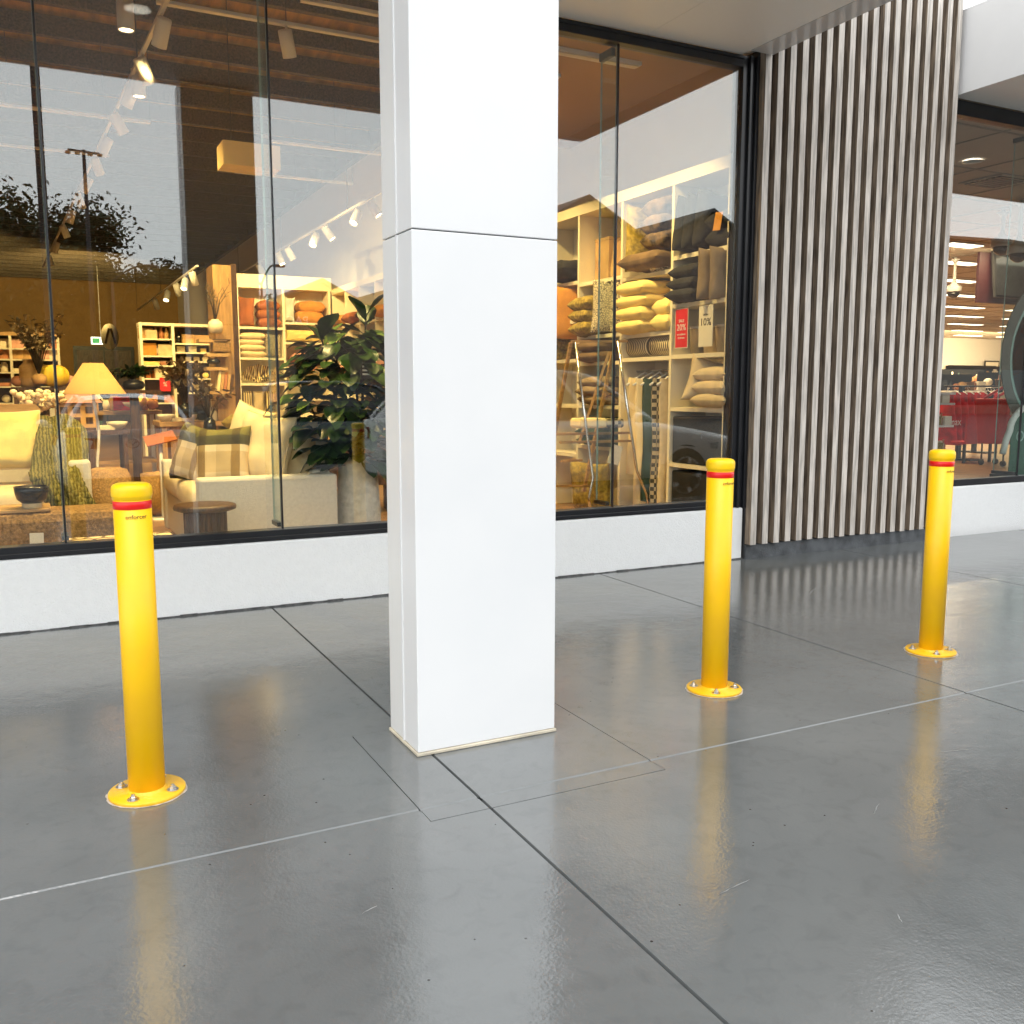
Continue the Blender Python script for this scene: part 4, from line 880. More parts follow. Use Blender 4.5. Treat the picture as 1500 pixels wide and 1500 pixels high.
tg = mb('linen_grey').box(-.06, -.003, -.085, .06, .003, .085).build('hang_tag', None, loc=(4.557, 6.980, 0.778), rot=(0, .28, 0)); tag(tg, 'large grey-white swing tag hanging from the ladder rack', 'hang tag')
dr = thing('folded_textile', 'cream folded textile lying on the lower rung of the ladder rack', 'textile', (4.413, 7.200, 1.039)); mb('cushion_cream').box(-.14, -.10, -.03, .14, .10, .06).build('fold', dr, bevel=.025); mb('check_throw').box(.145, -.10, -.03, .32, .10, .05).build('band', dr, bevel=.02)
# ------------------------------------------------------------------ deeper in the homewares shop
lp = thing('floor_lamp', 'floor lamp with a wide cream shade and wavy white stem', 'lamp', (0.480, 9.200, 0.557)); lp.location.z = .10
lx, ly = lp.location.x, lp.location.y
a = (0.502, 9.200, 1.310); b = (0.516, 9.200, 1.582)
mb('lamp_shade').lathe([(.262, a[2]-.1), (.260, a[2]-.095), (.085, b[2]-.1), (.083, b[2]-.105)], 40).build('lamp_shade', lp)
m = mb('white_metal'); m.tube([(.014*sin(z*9), 0, z) for z in [k*.04 for k in range(int(a[2]/.04)+2)]], .013, 8); m.build('stem', lp); mb('white_metal').lathe([(.15, 0), (.15, .015), (.02, .03)], 24).build('base', lp)
# wooden end panel with floating shelves
wp = thing('partition_panel', 'tall oak partition panel with staggered floating shelves', 'partition', (1.95, 11.2, .1))
bw(mb('oak').box(1.84, 11.0, .1, 2.04, 11.4, 2.73), 'panel', wp); bw(mb('dark_wood').box(2.041, 11.0, .1, 2.10, 11.4, 2.75), 'dark_edge', wp)
for (u0, u1, v, yy) in ((289, 330, 497, 10.9), (300, 333, 518, 10.9), (300, 331, 538, 10.9), (296, 338, 573, 10.9)):
    p, q = py_(u0, v, yy), py_(u1, v, yy)
    bw(mb('oak_flat').box(p[0], yy-.12, p[2]-.035, q[0], yy+.09, p[2]), 'shelf', wp)
def vase(label, loc, r_, h, material, branches=0, leafmat=None, spread=.25, bh=.6, seed=1, name='vase', cat='vase'):
    t = thing(name, label, cat, loc)
    mb(material).lathe([(r_*.55, 0), (r_*.8, h*.08), (r_, h*.45), (r_*.85, h*.8), (r_*.45, h*.95), (r_*.5, h), (r_*.38, h), (1e-6, h*.8)], 22).build('body', t)
    if branches:
        r = random.Random(seed); m = mb('bark'); l = mb(leafmat) if leafmat else None
        for k in range(branches):
            a = r.uniform(0, 2*pi); s = r.uniform(.3, 1)*spread; tip = (s*cos(a), s*sin(a), h+bh*r.uniform(.6, 1)); mid = (tip[0]*.35, tip[1]*.35, h+(tip[2]-h)*.55)
            m.tube([(0, 0, h*.8), mid, tip], [.006, .005, .002], 5)
            for q in range(9 if leafmat else 5):
                f = r.uniform(.35, 1); p = [mid[i]+(tip[i]-mid[i])*(f-.35)/.65 for i in range(3)]
                d = (r.uniform(-1, 1), r.uniform(-1, 1), r.uniform(-.4, 1))
                if l and leafmat == 'petal':
                    if q < 4: l.sphere(tip if q == 0 else p, r.uniform(.018, .034), 4, .8)
                elif l: l.leaf(p, d, (.1, .2, 1), r.uniform(.07, .11), r.uniform(.035, .06), .2, 2, 3)
                else: m.tube([p, (p[0]+d[0]*.05, p[1]+d[1]*.05, p[2]+abs(d[2])*.08)], .003, 4)
        m.build('branches', t)
        if l: l.build('leaves', t)
    return t
vase('round cream vase of bare twigs on the top floating shelf', (1.828, 10.880, 1.971), .085, .15, 'ceramic_cream', 9, None, .18, .42, 3)
vase('dark squat bowl on the middle floating shelf', (1.788, 10.850, 1.633), .075, .06, 'ceramic_black')
vase('cream spool-shaped vase under the bottom floating shelf', (1.680, 10.600, 0.839), .07, .22, 'ceramic_black', 14, 'leaf_dry', .28, .40, 8)
for k, c in enumerate(('cushion_cream', 'kraft', 'terracotta', 'kraft', 'dark_wood')):
    q = (1.806, 10.850, 1.341); tag(mb(c).box(0, 0, 0, .03, .16, .22-.01*k).build('book', None, loc=(q[0]+.035*k, q[1]-.05, q[2]+.002), rot=(0, .12, 0)), '%s book from the left on the bottom floating shelf' % ORD[k], 'book', 'books on the floating shelf')
bx = thing('woven_basket', 'brown square basket on the upper floating shelf', 'basket', (1.868, 10.860, 1.762)); mb('boucle').box(-.09, -.08, 0, .1, .08, .13).build('body', bx, bevel=.01); mb('dark_wood').box(-.093, -.083, .13, .103, .083, .142).build('rim', bx)

goods_mats = ['kraft', 'ceramic_cream', 'terracotta', 'cushion_beige', 'pink', 'paper_white', 'cushion_orange', 'navy', 'cushion_yellow', 'green_dark']
def good(kind, label, loc, s, material, grp):
    t = None; m = mb(material)
    if kind == 'box': m.box(-s*.5, -s*.4, 0, s*.5, s*.4, s*.8); nm, ct = 'gift_box', 'box'
    elif kind == 'jar': m.lathe([(s*.3, 0), (s*.34, s*.1), (s*.34, s*.7), (s*.2, s*.85), (s*.22, s*.95), (1e-6, s*.95)], 12); nm, ct = 'jar', 'jar'
    elif kind == 'bottle': m.lathe([(s*.2, 0), (s*.22, s*.6), (s*.08, s*.8), (s*.08, s*1.1), (1e-6, s*1.1)], 10); nm, ct = 'bottle', 'bottle'
    elif kind == 'bowl': m.lathe([(s*.2, 0), (s*.45, s*.25), (s*.5, s*.4), (s*.45, s*.4), (1e-6, s*.12)], 16); nm, ct = 'bowl', 'bowl'
    elif kind == 'candle': m.lathe([(s*.14, 0), (s*.14, s*1.0), (s*.02, s*1.02), (s*.015, s*1.12), (1e-6, s*1.12)], 10); nm, ct = 'candle', 'candle'
    elif kind == 'fold': m.box(-s*.7, -s*.5, 0, s*.7, s*.5, s*.35); nm, ct = 'folded_towel', 'towel'
    else: m.sphere((0, 0, s*.4), s*.42, 8, .9); nm, ct = 'round_pot', 'pot'
    return tag(m.build(nm, None, loc=loc, bevel=s*.05 if kind in ('box', 'fold') else 0), label, ct, grp)
KN = {'box': 'box', 'jar': 'jar', 'bottle': 'bottle', 'bowl': 'bowl', 'candle': 'candle', 'fold': 'folded towel', 'pot': 'round pot'}
CN = {'kraft': 'brown', 'ceramic_cream': 'cream', 'terracotta': 'terracotta', 'cushion_beige': 'beige', 'pink': 'pink', 'paper_white': 'white', 'cushion_orange': 'orange', 'navy': 'navy', 'cushion_yellow': 'yellow', 'green_dark': 'dark green', 'ceramic_black': 'black', 'red_cloth': 'red', 'cushion_rust': 'rust', 'yellow_gourd': 'yellow', 'petal': 'pale'}
def row(desc, x0, x1, y, z, items, grp):
    n = len(items)
    for k, (kind, mt, s) in enumerate(items):
        x = x0+(x1-x0)*(k+.5)/n
        good(kind, '%s %s, %s from left %s' % (CN[mt], KN[kind], ORD[k], desc), (x, y+rnd.uniform(-.03, .03), z+.001), s, mt, grp)
def rnd_items(n, s, kinds=('box', 'jar', 'pot', 'bowl', 'fold', 'bottle')): return [(rnd.choice(kinds), rnd.choice(goods_mats), s*rnd.uniform(.75, 1.15)) for _ in range(n)]
# far white shelving beside the partition
fs = thing('display_shelving', 'white open shelving with boxed gifts beside the oak partition', 'shelving', (2.3, 18.2, .1))
c = lambda u, v: py_(u, v, 18)
xa, xm, xb = c(207, 500)[0], c(254, 500)[0], c(312, 500)[0]; zt = c(230, 477)[2]
bw(mb('cushion_brown').box(xa, 18.42, .1, xb, 18.44, zt), 'back_panel', fs); bw(mb('shelf_pale').box(xa-.03, 18, zt, xb, 18.44, zt+.05), 'top_panel', fs)
for x in (xa, xm, xb): bw(mb('shelf_cream').box(x-.022, 18, .1, x+.022, 18.419, zt), 'side_panel', fs)
lz = [c(230, v)[2] for v in (496, 521, 535, 554, 590)]; rz_ = [c(280, v)[2] for v in (503, 516, 529, 554, 575)]
for (x0, x1, zz) in ((xa+.023, xm-.023, lz), (xm+.023, xb-.023, rz_)):
    for z in zz: bw(mb('shelf_cream').box(x0, 18, z-.025, x1, 18.418, z), 'shelf', fs)
nm = ['top', 'second', 'third', 'fourth', 'fifth']
row('on the top left shelf of the white shelving', xa+.05, xm-.05, 18.2, lz[0], [('box', 'kraft', .24), ('box', 'cushion_beige', .2), ('bottle', 'terracotta', .2), ('bottle', 'terracotta', .2), ('bottle', 'kraft', .2)], 'goods on the white shelving')
row('on the second left shelf of the white shelving', xa+.05, xm-.05, 18.2, lz[1], [('box', 'cushion_orange', .28), ('pot', 'ceramic_cream', .22), ('box', 'cushion_beige', .26)], 'goods on the white shelving')
row('on the third left shelf of the white shelving', xa+.05, xm-.05, 18.2, lz[2], [('fold', 'cushion_yellow', .2), ('bowl', 'pink', .2)], 'goods on the white shelving')
row('on the fourth left shelf of the white shelving', xa+.05, xm-.05, 18.2, lz[3], [('jar', 'cushion_rust', .15), ('jar', 'cushion_rust', .15), ('box', 'ceramic_cream', .22), ('box', 'cushion_beige', .24)], 'goods on the white shelving')
row('on the lowest left shelf of the white shelving', xa+.05, xm-.05, 18.2, lz[4], rnd_items(4, .2), 'goods on the white shelving')
row('on the top right shelf of the white shelving', xm+.05, xb-.05, 18.2, rz_[0], [('bottle', 'ceramic_black', .2), ('box', 'kraft', .2), ('box', 'kraft', .2), ('box', 'kraft', .2)], 'goods on the white shelving')
row('on the second right shelf of the white shelving', xm+.05, xb-.05, 18.2, rz_[1], [('box', 'ceramic_cream', .14), ('box', 'ceramic_cream', .14), ('box', 'cushion_yellow', .1)], 'goods on the white shelving')
row('on the third right shelf of the white shelving', xm+.05, xb-.05, 18.2, rz_[2], [('bowl', 'navy', .12), ('box', 'ceramic_cream', .1), ('box', 'ceramic_cream', .1), ('box', 'ceramic_cream', .1)], 'goods on the white shelving')
row('on the fourth right shelf of the white shelving', xm+.05, xb-.05, 18.2, rz_[3], [('candle', 'kraft', .2), ('jar', 'green_dark', .2), ('candle', 'ceramic_cream', .26), ('pot', 'cushion_yellow', .14)], 'goods on the white shelving')
row('on the lowest right shelf of the white shelving', xm+.05, xb-.05, 18.2, rz_[4], [('bottle', 'ceramic_cream', .18)]*4, 'goods on the white shelving')
sg = thing('shelf_sign', 'small red sign hanging on the white shelving far inside', 'sign', (2.102, 17.950, 1.451)); mb('paper_red').box(-.09, -.004, -.12, .09, .004, .12).build('card', sg); lettering('%', .1, 'white_print', sg, (0, -.006, 0), (pi/2, 0, 0))
# left shelving
lf = thing('display_shelving', 'white cubby shelving with baskets at the far left of the shop', 'shelving', (-.2, 22.2, .1))
c = lambda u, v: py_(u, v, 22)
x0, x1 = c(-60, 520)[0], c(86, 520)[0]; zt = c(40, 492)[2]
bw(mb('cushion_brown').box(x0, 22.42, .1, x1, 22.44, zt), 'back_panel', lf); bw(mb('oak_flat').box(x0, 22, zt, x1, 22.44, zt+.07), 'top_panel', lf)
vx = [c(u, 520)[0] for u in (-60, -25, 16, 54, 86)]; hz = [c(40, v)[2] for v in (510, 526, 545, 566, 590)]
for x in vx: bw(mb('shelf_cream').box(x-.025, 22, .1, x+.025, 22.419, zt), 'side_panel', lf)
for i in range(4):
    for z in hz: bw(mb('shelf_cream').box(vx[i]+.026, 22, z-.03, vx[i+1]-.026, 22.418, z), 'shelf', lf)
for j, z in enumerate(hz):
    for i in range(4):
        s = .19 if j < 2 else .17
        k = 'box' if j < 2 else ('fold', 'pot', 'bowl', 'jar')[(i+j) % 4]
        row('in column %s, row %s, left cubby shelving' % (ORD[i], ORD[j]), vx[i]+.03, vx[i+1]-.03, 22.2, z, [(k, ['ceramic_cream', 'cushion_beige', 'pink', 'kraft'][(i*3+j) % 4], s*1.25), (k, ['kraft', 'ceramic_cream', 'cushion_beige', 'terracotta'][(i+2*j) % 4], s*1.25)], 'goods in the left cubby shelving')
# back doors, exit sign, emblem
bd = thing('double_door', 'dark framed double door in the back wall of the homewares shop', 'door', (2.3, 39.95, .1)); p, q = py_(107, 512, 39.9), py_(196, 512, 39.9)
bw(mb('black_metal').box(p[0], 39.86, .1, p[0]+.12, 39.99, p[2]), 'frame', bd); bw(mb('black_metal').box(q[0]-.12, 39.86, .1, q[0], 39.99, p[2]), 'frame', bd); bw(mb('black_metal').box(p[0], 39.86, p[2]+.001, q[0], 39.99, p[2]+.14), 'frame', bd)
xm_ = (p[0]+q[0])/2
for (u, v) in ((p[0]+.121, xm_-.03), (xm_+.03, q[0]-.121)): bw(mb('dark_wood').box(u, 39.9, .1, v, 39.98, p[2]-.002), 'door_leaf', bd)
bw(mb('black_metal').box(xm_-.029, 39.88, .1, xm_+.029, 39.985, p[2]-.002), 'mullion', bd)
ex = thing('exit_sign', 'small lit green and white exit sign hanging over the back door', 'sign', (2.049, 34.000, 2.968)); mb('exit_white').box(-.30, -.02, -.12, .30, .02, .12).build('panel', ex)
for x in (-.16, .12): mb('exit_green').box(x-.10, -.024, -.08, x+.12, -.021, .08).build('symbol', ex)
mb('white_metal').tube([(0, 0, .121), (0, 0, 2.4)], .01, 6).build('rod', ex)
em = thing('emblem_sign', 'round yellow emblem with two dark strokes hanging beside the exit sign', 'sign', (2.052, 30.000, 2.900)); m = mb('ceramic_cream'); m.M = Euler((FL, 0, 0)).to_matrix().to_4x4(); m.lathe([(1e-6, -.02), (.30, -.02), (.30, .02), (1e-6, .02)], 32); o = m.build('disc', em); o.scale = (.8, 1, 1.25)
m = mb('dark_wood'); m.bar((-.13, -.035, -.2), (-.02, -.035, .24), .06, .02); m.bar((.14, -.035, -.2), (.03, -.035, .24), .06, .02); m.build('mark', em)
# tables with goods in the middle of the shop
def table(label, x0, x1, y0, y1, h, top='oak_flat', legm='white_metal', shelf=None):
    t = thing('display_table', label, 'table', ((x0+x1)/2, (y0+y1)/2, .1)); bw(mb(top).box(x0, y0, h-.05, x1, y1, h), 'table_top', t)
    for x in (x0+.05, x1-.05):
        for y in (y0+.05, y1-.05): bw(mb(legm).box(x-.025, y-.025, .1, x+.025, y+.025, h-.051), 'leg', t)
    if shelf: bw(mb(top).box(x0+.08, y0+.08, shelf-.04, x1-.08, y1-.08, shelf), 'lower_shelf', t)
    return t
def span(u0, u1, v, y): return py_(u0, v, y)[0], py_(u1, v, y)[0], py_(u0, v, y)[2]
x0, x1, h = span(122, 236, 602, 13.0); table('oak display table of small gifts in the middle of the shop', x0, x1, 12.9, 13.7, h, shelf=.45)
row('on the middle oak display table', x0+.05, x1-.05, 13.1, h, [('box', 'kraft', .17), ('jar', 'ceramic_black', .16), ('pot', 'ceramic_cream', .16), ('jar', 'kraft', .2), ('box', 'red_cloth', .22), ('bowl', 'ceramic_cream', .26), ('bowl', 'kraft', .28), ('bottle', 'pink', .2), ('pot', 'terracotta', .18)], 'goods on the middle oak table')
row('at the back of the middle oak display table', x0+.05, x1-.05, 13.5, h, rnd_items(9, .22), 'goods on the middle oak table')
x0, x1, h = span(80, 190, 632, 11.8); table('dark low table with trays and tableware behind the floor lamp', x0, x1, 11.8, 12.5, h, 'dark_wood', 'dark_wood')
row('on the dark low table behind the lamp', x0+.05, x1-.05, 12.0, h, [('box', 'navy', .2), ('fold', 'paper_white', .14), ('bowl', 'green_dark', .26), ('fold', 'ceramic_cream', .16), ('bowl', 'paper_white', .24)], 'goods on the dark low table')
x0, x1, h = span(232, 346, 618, 11.0); t = table('oak counter table with tableware right of the gift table', x0, x1, 10.9, 11.6, h, 'oak_flat', 'oak'); bw(mb('oak').box(x0+.12, 11.0, .1, x1-.1, 11.55, h-.052), 'cabinet', t)
row('on the oak counter table', x0+.03, x1-.05, 11.1, h, [('bowl', 'paper_white', .2), ('fold', 'ceramic_cream', .12), ('bowl', 'petal', .2), ('pot', 'ceramic_black', .24), ('jar', 'ceramic_cream', .16), ('box', 'kraft', .16)], 'goods on the oak counter')
x0, x1, h = span(16, 112, 567, 14.5); table('tall dark table with vases behind the white flowers', x0, x1, 14.5, 15.2, h, 'dark_wood', 'dark_wood', shelf=.9)
row('on the tall dark table', x0, x1, 14.75, h, [('pot', 'terracotta', .2), ('jar', 'kraft', .4), ('pot', 'ceramic_cream', .3), ('box', 'terracotta', .16), ('pot', 'pink', .22)], 'goods on the tall dark table')
row('on the lower shelf of the tall dark table', x0+.1, x1-.1, 14.85, .9, rnd_items(7, .24), 'goods on the tall dark table')
pu = thing('pumpkin_vase', 'large yellow ribbed pumpkin vase on the tall dark table', 'vase', (0.254, 14.600, 1.397)); m = mb('yellow_gourd'); m.grid(lambda a, b: (.21*sin(pi*b)**.7*(1-.10*abs(cos(5*2*pi*a)))*cos(2*pi*a), .21*sin(pi*b)**.7*(1-.10*abs(cos(5*2*pi*a)))*sin(2*pi*a), .15-.15*cos(pi*b)), 50, 14); m.build('body', pu); mb('brass_wood').tube([(0, 0, .29), (.02, 0, .35)], .02, 8).build('stalk', pu)
vase('small olive tree in a pot on the tall table above the flowers', ((0.069, 14.400, 1.451)[0], 14.4, (0.069, 14.400, 1.451)[2]-.02), .10, .14, 'kraft', 34, 'leaf_dry', .40, .80, 11, 'olive_tree', 'plant')
vase('bunch of white flowers in a dark red vase left of the lamp', (0.029, 9.600, 0.919), .10, .16, 'cushion_rust', 60, 'petal', .24, .26, 12, 'flower_vase', 'flowers')
vase('dark leafy branches in a black vase right of the lamp', (1.447, 10.700, 1.047), .08, .16, 'ceramic_black', 34, 'leaf_dry', .28, .48, 13, 'branch_vase', 'plant')
vase('dark green foliage in a black bowl on the shelf right of the lampshade', (1.104, 12.600, 1.357), .14, .12, 'ceramic_black', 26, 'leaf', .22, .14, 14, 'foliage_bowl', 'plant')
dsh = thing('low_stand', 'low dark stand holding the black foliage bowl', 'stand', (1.103, 12.600, 1.349)); mb('dark_wood').box(-.30, -.2, -.04, .30, .2, -.001).build('top', dsh); mb('dark_wood').box(-.05, -.05, .1-dsh.location.z, .05, .05, -.041).build('pillar', dsh)
bh = thing('birdhouse', 'pale wooden birdhouse with dark openings behind the sofa cushion', 'ornament', (-0.161, 9.400, 1.022)); mb('kraft').box(-.08, -.06, -.02, .14, .08, .13).build('body', bh); m = mb('oak_flat'); m.prism([(-.16, .13), (.22, .13), (.16, .20), (-.14, .20)], lambda p: (p[0], -.10, p[1]), lambda p: (p[0], .12, p[1])); m.build('roof', bh)
for x in (-.02, .03, .08): mb('pole_dark').box(x-.014, -.0625, .02, x+.014, -.0605, .09).build('opening', bh)
dh = thing('dollhouse', 'small house-shaped storage box with a pink roof left of the lamp', 'ornament', (0.379, 10.900, 0.955)); mb('kraft').box(-.20, -.10, 0, .20, .12, .26).build('body', dh); m = mb('pink'); m.prism([(-.25, .26), (.25, .26), (.18, .36), (-.18, .36)], lambda p: (p[0], -.14, p[1]), lambda p: (p[0], .16, p[1])); m.build('roof', dh)
for x in (-.12, 0, .12):
    for z in (.04, .15): mb('dark_wood').box(x-.035, -.103, z, x+.035, -.1005, z+.07).build('window', dh)
tb = table('low side table under the house-shaped box', *[(0.243, 10.900, 0.957)[0], (0.557, 10.900, 0.952)[0]], 10.75, 11.1, (0.379, 10.900, 0.955)[2]-.001, 'dark_wood', 'dark_wood')
ss = thing('info_stand', 'red topped sign stand behind the cream sofa seat', 'sign stand', (1.055, 9.600, 0.686)); ss.location.z = .1; h = (1.064, 9.600, 0.877)[2]-.1
mb('white_metal').tube([(0, 0, 0), (0, 0, h)], .018, 8).build('post', ss); mb('white_metal').lathe([(.15, 0), (.15, .012)], 20).build('base', ss)
m = mb('cushion_rust'); m.M = Matrix.Translation((0, 0, h)) @ Euler((R(25), R(-12), 0)).to_matrix().to_4x4(); m.box(-.14, -.10, 0, .14, .10, .012); m.build('panel', ss)
jt = thing('jute_basket', 'tan oval jute basket beside the red topped sign stand', 'basket', (1.205, 9.900, 0.538)); jt.location.z = .1; mb('boucle_light').lathe([(.22, 0), (.30, .1), (.32, .42), (.29, .42), (.2, .05), (1e-6, .04)], 26).build('body', jt)
# ------------------------------------------------------------------ lamps of the homewares shop
def track(label, a, b, heads, hang=5.5, w=.035, lamps=True, col='white_metal'):
    t = thing('track_light', label, 'track light', a); A = Vector(a); d = Vector(b)-A
    m = mb(col); m.bar((0, 0, 0), d, w, .03); m.build('track', t)
    nrod = max(2, int(d.length/4))
    for k in range(nrod+1): p = d*(k/nrod); mb('black_metal').tube([p+Vector((0, 0, .016)), p+Vector((0, 0, hang-A.z))], .004, 5).build('rod', t)
    for (f, tx, ty) in heads:
        p = d*f; dr = Vector((tx, ty, -1)).normalized(); x = dr.orthogonal(); q = dr.to_track_quat('-Z', 'Y').to_matrix().to_4x4()
        h = mb(col); h.M = Matrix.Translation(p+Vector((0, 0, -.14))) @ q; h.lathe([(1e-6, .09), (.055, .09), (.062, .08), (.062, -.14), (.058, -.14), (.052, -.12), (1e-6, -.118)], 20); h.M = None; h.tube([p+Vector((0, 0, -.015)), p+Vector((0, 0, -.12))], .012, 6); hd = h.build('spot_head', t)
        l = mb('lens'); l.M = Matrix.Translation(p+Vector((0, 0, -.14))) @ q; l.lathe([(.050, -.1235), (1e-6, -.1235)], 18); l.build('lens', hd)
    return t
track('long ceiling track light running deep into the shop above the lamp', (1.14, 8.1, 4.45), (.38, 27, 4.45), [(f, x, y) for f, x, y in ((.028, -.2, .6), (.085, .5, .5), (.13, -.4, .4), (.19, .6, .3), (.25, -.5, .4), (.31, .4, .5), (.38, -.5, .3), (.45, .4, .3), (.53, -.3, .2), (.62, .4, .3), (.74, -.3, .2), (.86, .3, .3))])
track('ceiling track light along the cream side wall above the cubby shelving', (4.25, 9.6, 3.95), (4.25, 22, 3.95), [(.02, .6, -.2), (.07, .5, .5), (.24, .6, -.4), (.30, -.6, -.5), (.42, .6, -.4), (.48, -.5, -.5), (.62, .6, 0), (.68, .3, -.4), (.82, .6, 0)])
track('far ceiling track light near the oak partition', (2.6, 17.0, 3.45), (2.55, 27, 3.45), [(.05, .3, .4), (.15, -.3, -.6), (.25, .3, .4), (.4, -.3, -.6), (.6, .3, .4)])
for k, (x0, x1, y, z, l) in enumerate(((-1.6, 1.46, 12.7, 4.6, 'white suspended light rail at the left, nearest the street'), (-1.6, 1.13, 14.7, 4.6, 'white suspended light rail at the left, second from the street'), (1.11, 3.3, 8.84, 4.6, 'white suspended light rail crossing above the pendant lamp'),
        (2.98, 4.7, 12.9, 4.6, 'white suspended light rail crossing the cream side wall, nearer one'), (2.88, 4.7, 14.9, 4.6, 'white suspended light rail crossing the cream side wall, further one'), (2.19, 4.2, 8.25, 4.6, 'white suspended light rail at the top beside the column'))):
    track(l, (x0, y, z), (x1, y, z), [(.5, .3, .4)] if k in (2, 5) else [], w=.06)
cn = thing('can_light', 'white cylindrical ceiling can light hanging at the top left of the window', 'light', (0.852, 8.770, 4.300)); mb('white_metal').lathe([(1e-6, .013), (.056, .013), (.062, 0), (.068, .005), (.068, .26), (1e-6, .262)], 24).build('body', cn); mb('lens').lathe([(.055, .010), (1e-6, .010)], 20).build('lens', cn); mb('black_metal').tube([(0, 0, .262), (0, 0, 1.28)], .006, 6).build('rod', cn)
c2_ = dup(cn, (1.104, 10.432, 4.250), 0, 'white cylindrical ceiling can light lower beside the long track')
pd = thing('pendant_lamp', 'rectangular tan fabric pendant lamp hanging on a thin black cord', 'lamp', (2.0, 9.65, 3.48))
m = mb('pendant_cloth'); w, d, h = .27, .17, .22
for (x0_, y0_, x1_, y1_) in ((-w, -d, w, -d+.006), (-w, d-.006, w, d), (-w, -d+.006, -w+.006, d-.006), (w-.006, -d+.006, w, d-.006)): m.box(x0_, y0_, 0, x1_, y1_, h)
m.build('lamp_shade', pd); mb('pendant_cloth').box(-w+.006, -d+.006, .03, w-.006, d-.006, .034).build('diffuser', pd)
mb('black_metal').tube([(-.16, 0, .0345), (-.16, 0, 2.1)], .005, 6).build('cord', pd)
ft = thing('ceiling_batten', 'white batten light under the brown bulkhead in the right window', 'light', (3.9, 6.55, 3.90)); mb('white_metal').box(-.6, -.04, 0, .55, .04, .028).build('body', ft); mb('shelf_pale').box(-.58, -.03, -.012, .53, .03, -.001).build('diffuser', ft)
sf = thing('ceiling_frame_light', 'square white framed light under the brown bulkhead behind the column', 'light', (3.72, 7.35, 3.90))
m = mb('white_metal')
for (a0, b0, a1, b1_) in ((-.3, -.3, .3, -.25), (-.3, .25, .3, .3), (-.3, -.25, -.25, .25), (.25, -.25, .3, .25)): m.box(a0, b0, 0, a1, b1_, .028)
m.build('frame', sf); mb('kraft').box(-.25, -.25, .012, .25, .25, .026).build('panel', sf)
WARM = (1, .72, .27)
for loc, tg_, p_ in SPOTS1: spot(loc, tg_, p_*LAMP_GAIN, WARM, 76 if loc[0] == 3.75 else 98, .8, .06)

# ------------------------------------------------------------------ clothing shop interior
struct('shop_floor', mb('wood_floor').box(5.38, 6.06, -.05, 46, 34, .10))
struct('back_wall', mb('wall_cream').box(5.38, 32.0, .10, 46, 32.2, 5.8)); struct('side_wall', mb('wall_cream').box(45.8, 6.06, .1, 46, 32, 5.8)); struct('party_wall', mb('wall_cream').box(5.365, 6.06, -.05, 5.379, 34, 5.9))
m = mb('ceil_tile'); m.box(7.1, 6.06, 3.92, 45.8, 31.99, 3.98); struct('ceiling', m)
m = mb('grid_line')
for k in range(22): m.box(7.2, 6.5+1.2*k, 3.912, 45, 6.53+1.2*k, 3.9195)
for k in range(20): m.box(7.6+1.2*k, 6.07, 3.911, 7.63+1.2*k, 31.9, 3.9191)
struct('ceiling_grid', m)
LR = [(11.6, 1385, 1432, 354), (13.2, 1385, 1430, 385), (15.3, 1383, 1430, 410), (17.6, 1384, 1432, 430), (20.0, 1383, 1438, 447), (22.4, 1388, 1437, 459), (25.0, 1392, 1437, 468), (27.6, 1398, 1437, 477), (30, 1400, 1436, 486)]
for k, (y, u0, u1, v) in enumerate(LR):
    xa_, xb_ = py_(u0, v, y)[0], py_(u1, v, y)[0]
    for q, (p0, p1) in enumerate(((xa_, xb_), (xb_+1.3, xb_+2.9))):
        t = thing('ceiling_light', 'lit strip light in the %s row from the street, %s column' % (ORD[k], 'left' if q == 0 else 'right'), 'ceiling light', ((p0+p1)/2, y, 3.88), 0, 'strip lights in the clothing shop')
        w = (p1-p0)/2
        mb('white_metal').box(-w, -.16, .012, w, .16, .03).build('frame', t); mb('tube_light').box(-w+.02, -.145, 0, w-.02, .145, .0118).build('diffuser', t)
t = thing('downlight', 'round lit downlight in the clothing shop ceiling near the window head', 'light', (9.6, 7.45, 3.905)); mb('white_metal').lathe([(.11, -.004), (.11, 0), (.09, 0), (.09, -.004)], 26).build('trim_ring', t); mb('lens_white').lathe([(1e-6, -.002), (.09, -.002)], 24).build('lens', t)
t = thing('air_vent', 'dark square air vent in the clothing shop ceiling', 'vent', (10.75, 8.0, 3.905)); mb('ceil_tile').box(-.3, -.3, -.008, .3, .3, .004).build('frame', t)
for k in range(7): mb('black_metal').box(-.26, -.26+.075*k, -.02, .26, -.215+.075*k, -.0085).build('louvre', t)
def dome(label, top, bot):
    t = thing('security_camera', label, 'security camera', bot); h = top[2]-bot[2]
    mb('white_metal').tube([(0, 0, .12), (0, 0, h)], .03, 10).build('pole', t); mb('white_metal').lathe([(.03, .22), (.06, .16), (.14, .10), (.15, .0), (.13, .0)], 22).build('housing', t); mb('car_glass').lathe([(.12, 0), (.10, -.07), (.05, -.11), (1e-6, -.12)], 20).build('dome', t); mb('white_metal').lathe([(.09, h-.03), (.05, h-.06), (.03, h-.1)], 18).build('ceiling_plate', t)
a_ = (12.578, 9.200, 3.399); dome('white pole-mounted dome camera beside the black wall screen', (a_[0], a_[1], 3.91), a_)
a_ = (16.174, 12.800, 3.257); dome('dome camera on a long pole among the strip lights', (a_[0], a_[1], 3.91), a_)
a_ = (12.119, 8.600, 3.198); dome('dome camera at the right edge of the view', (a_[0], a_[1], 3.91), a_)
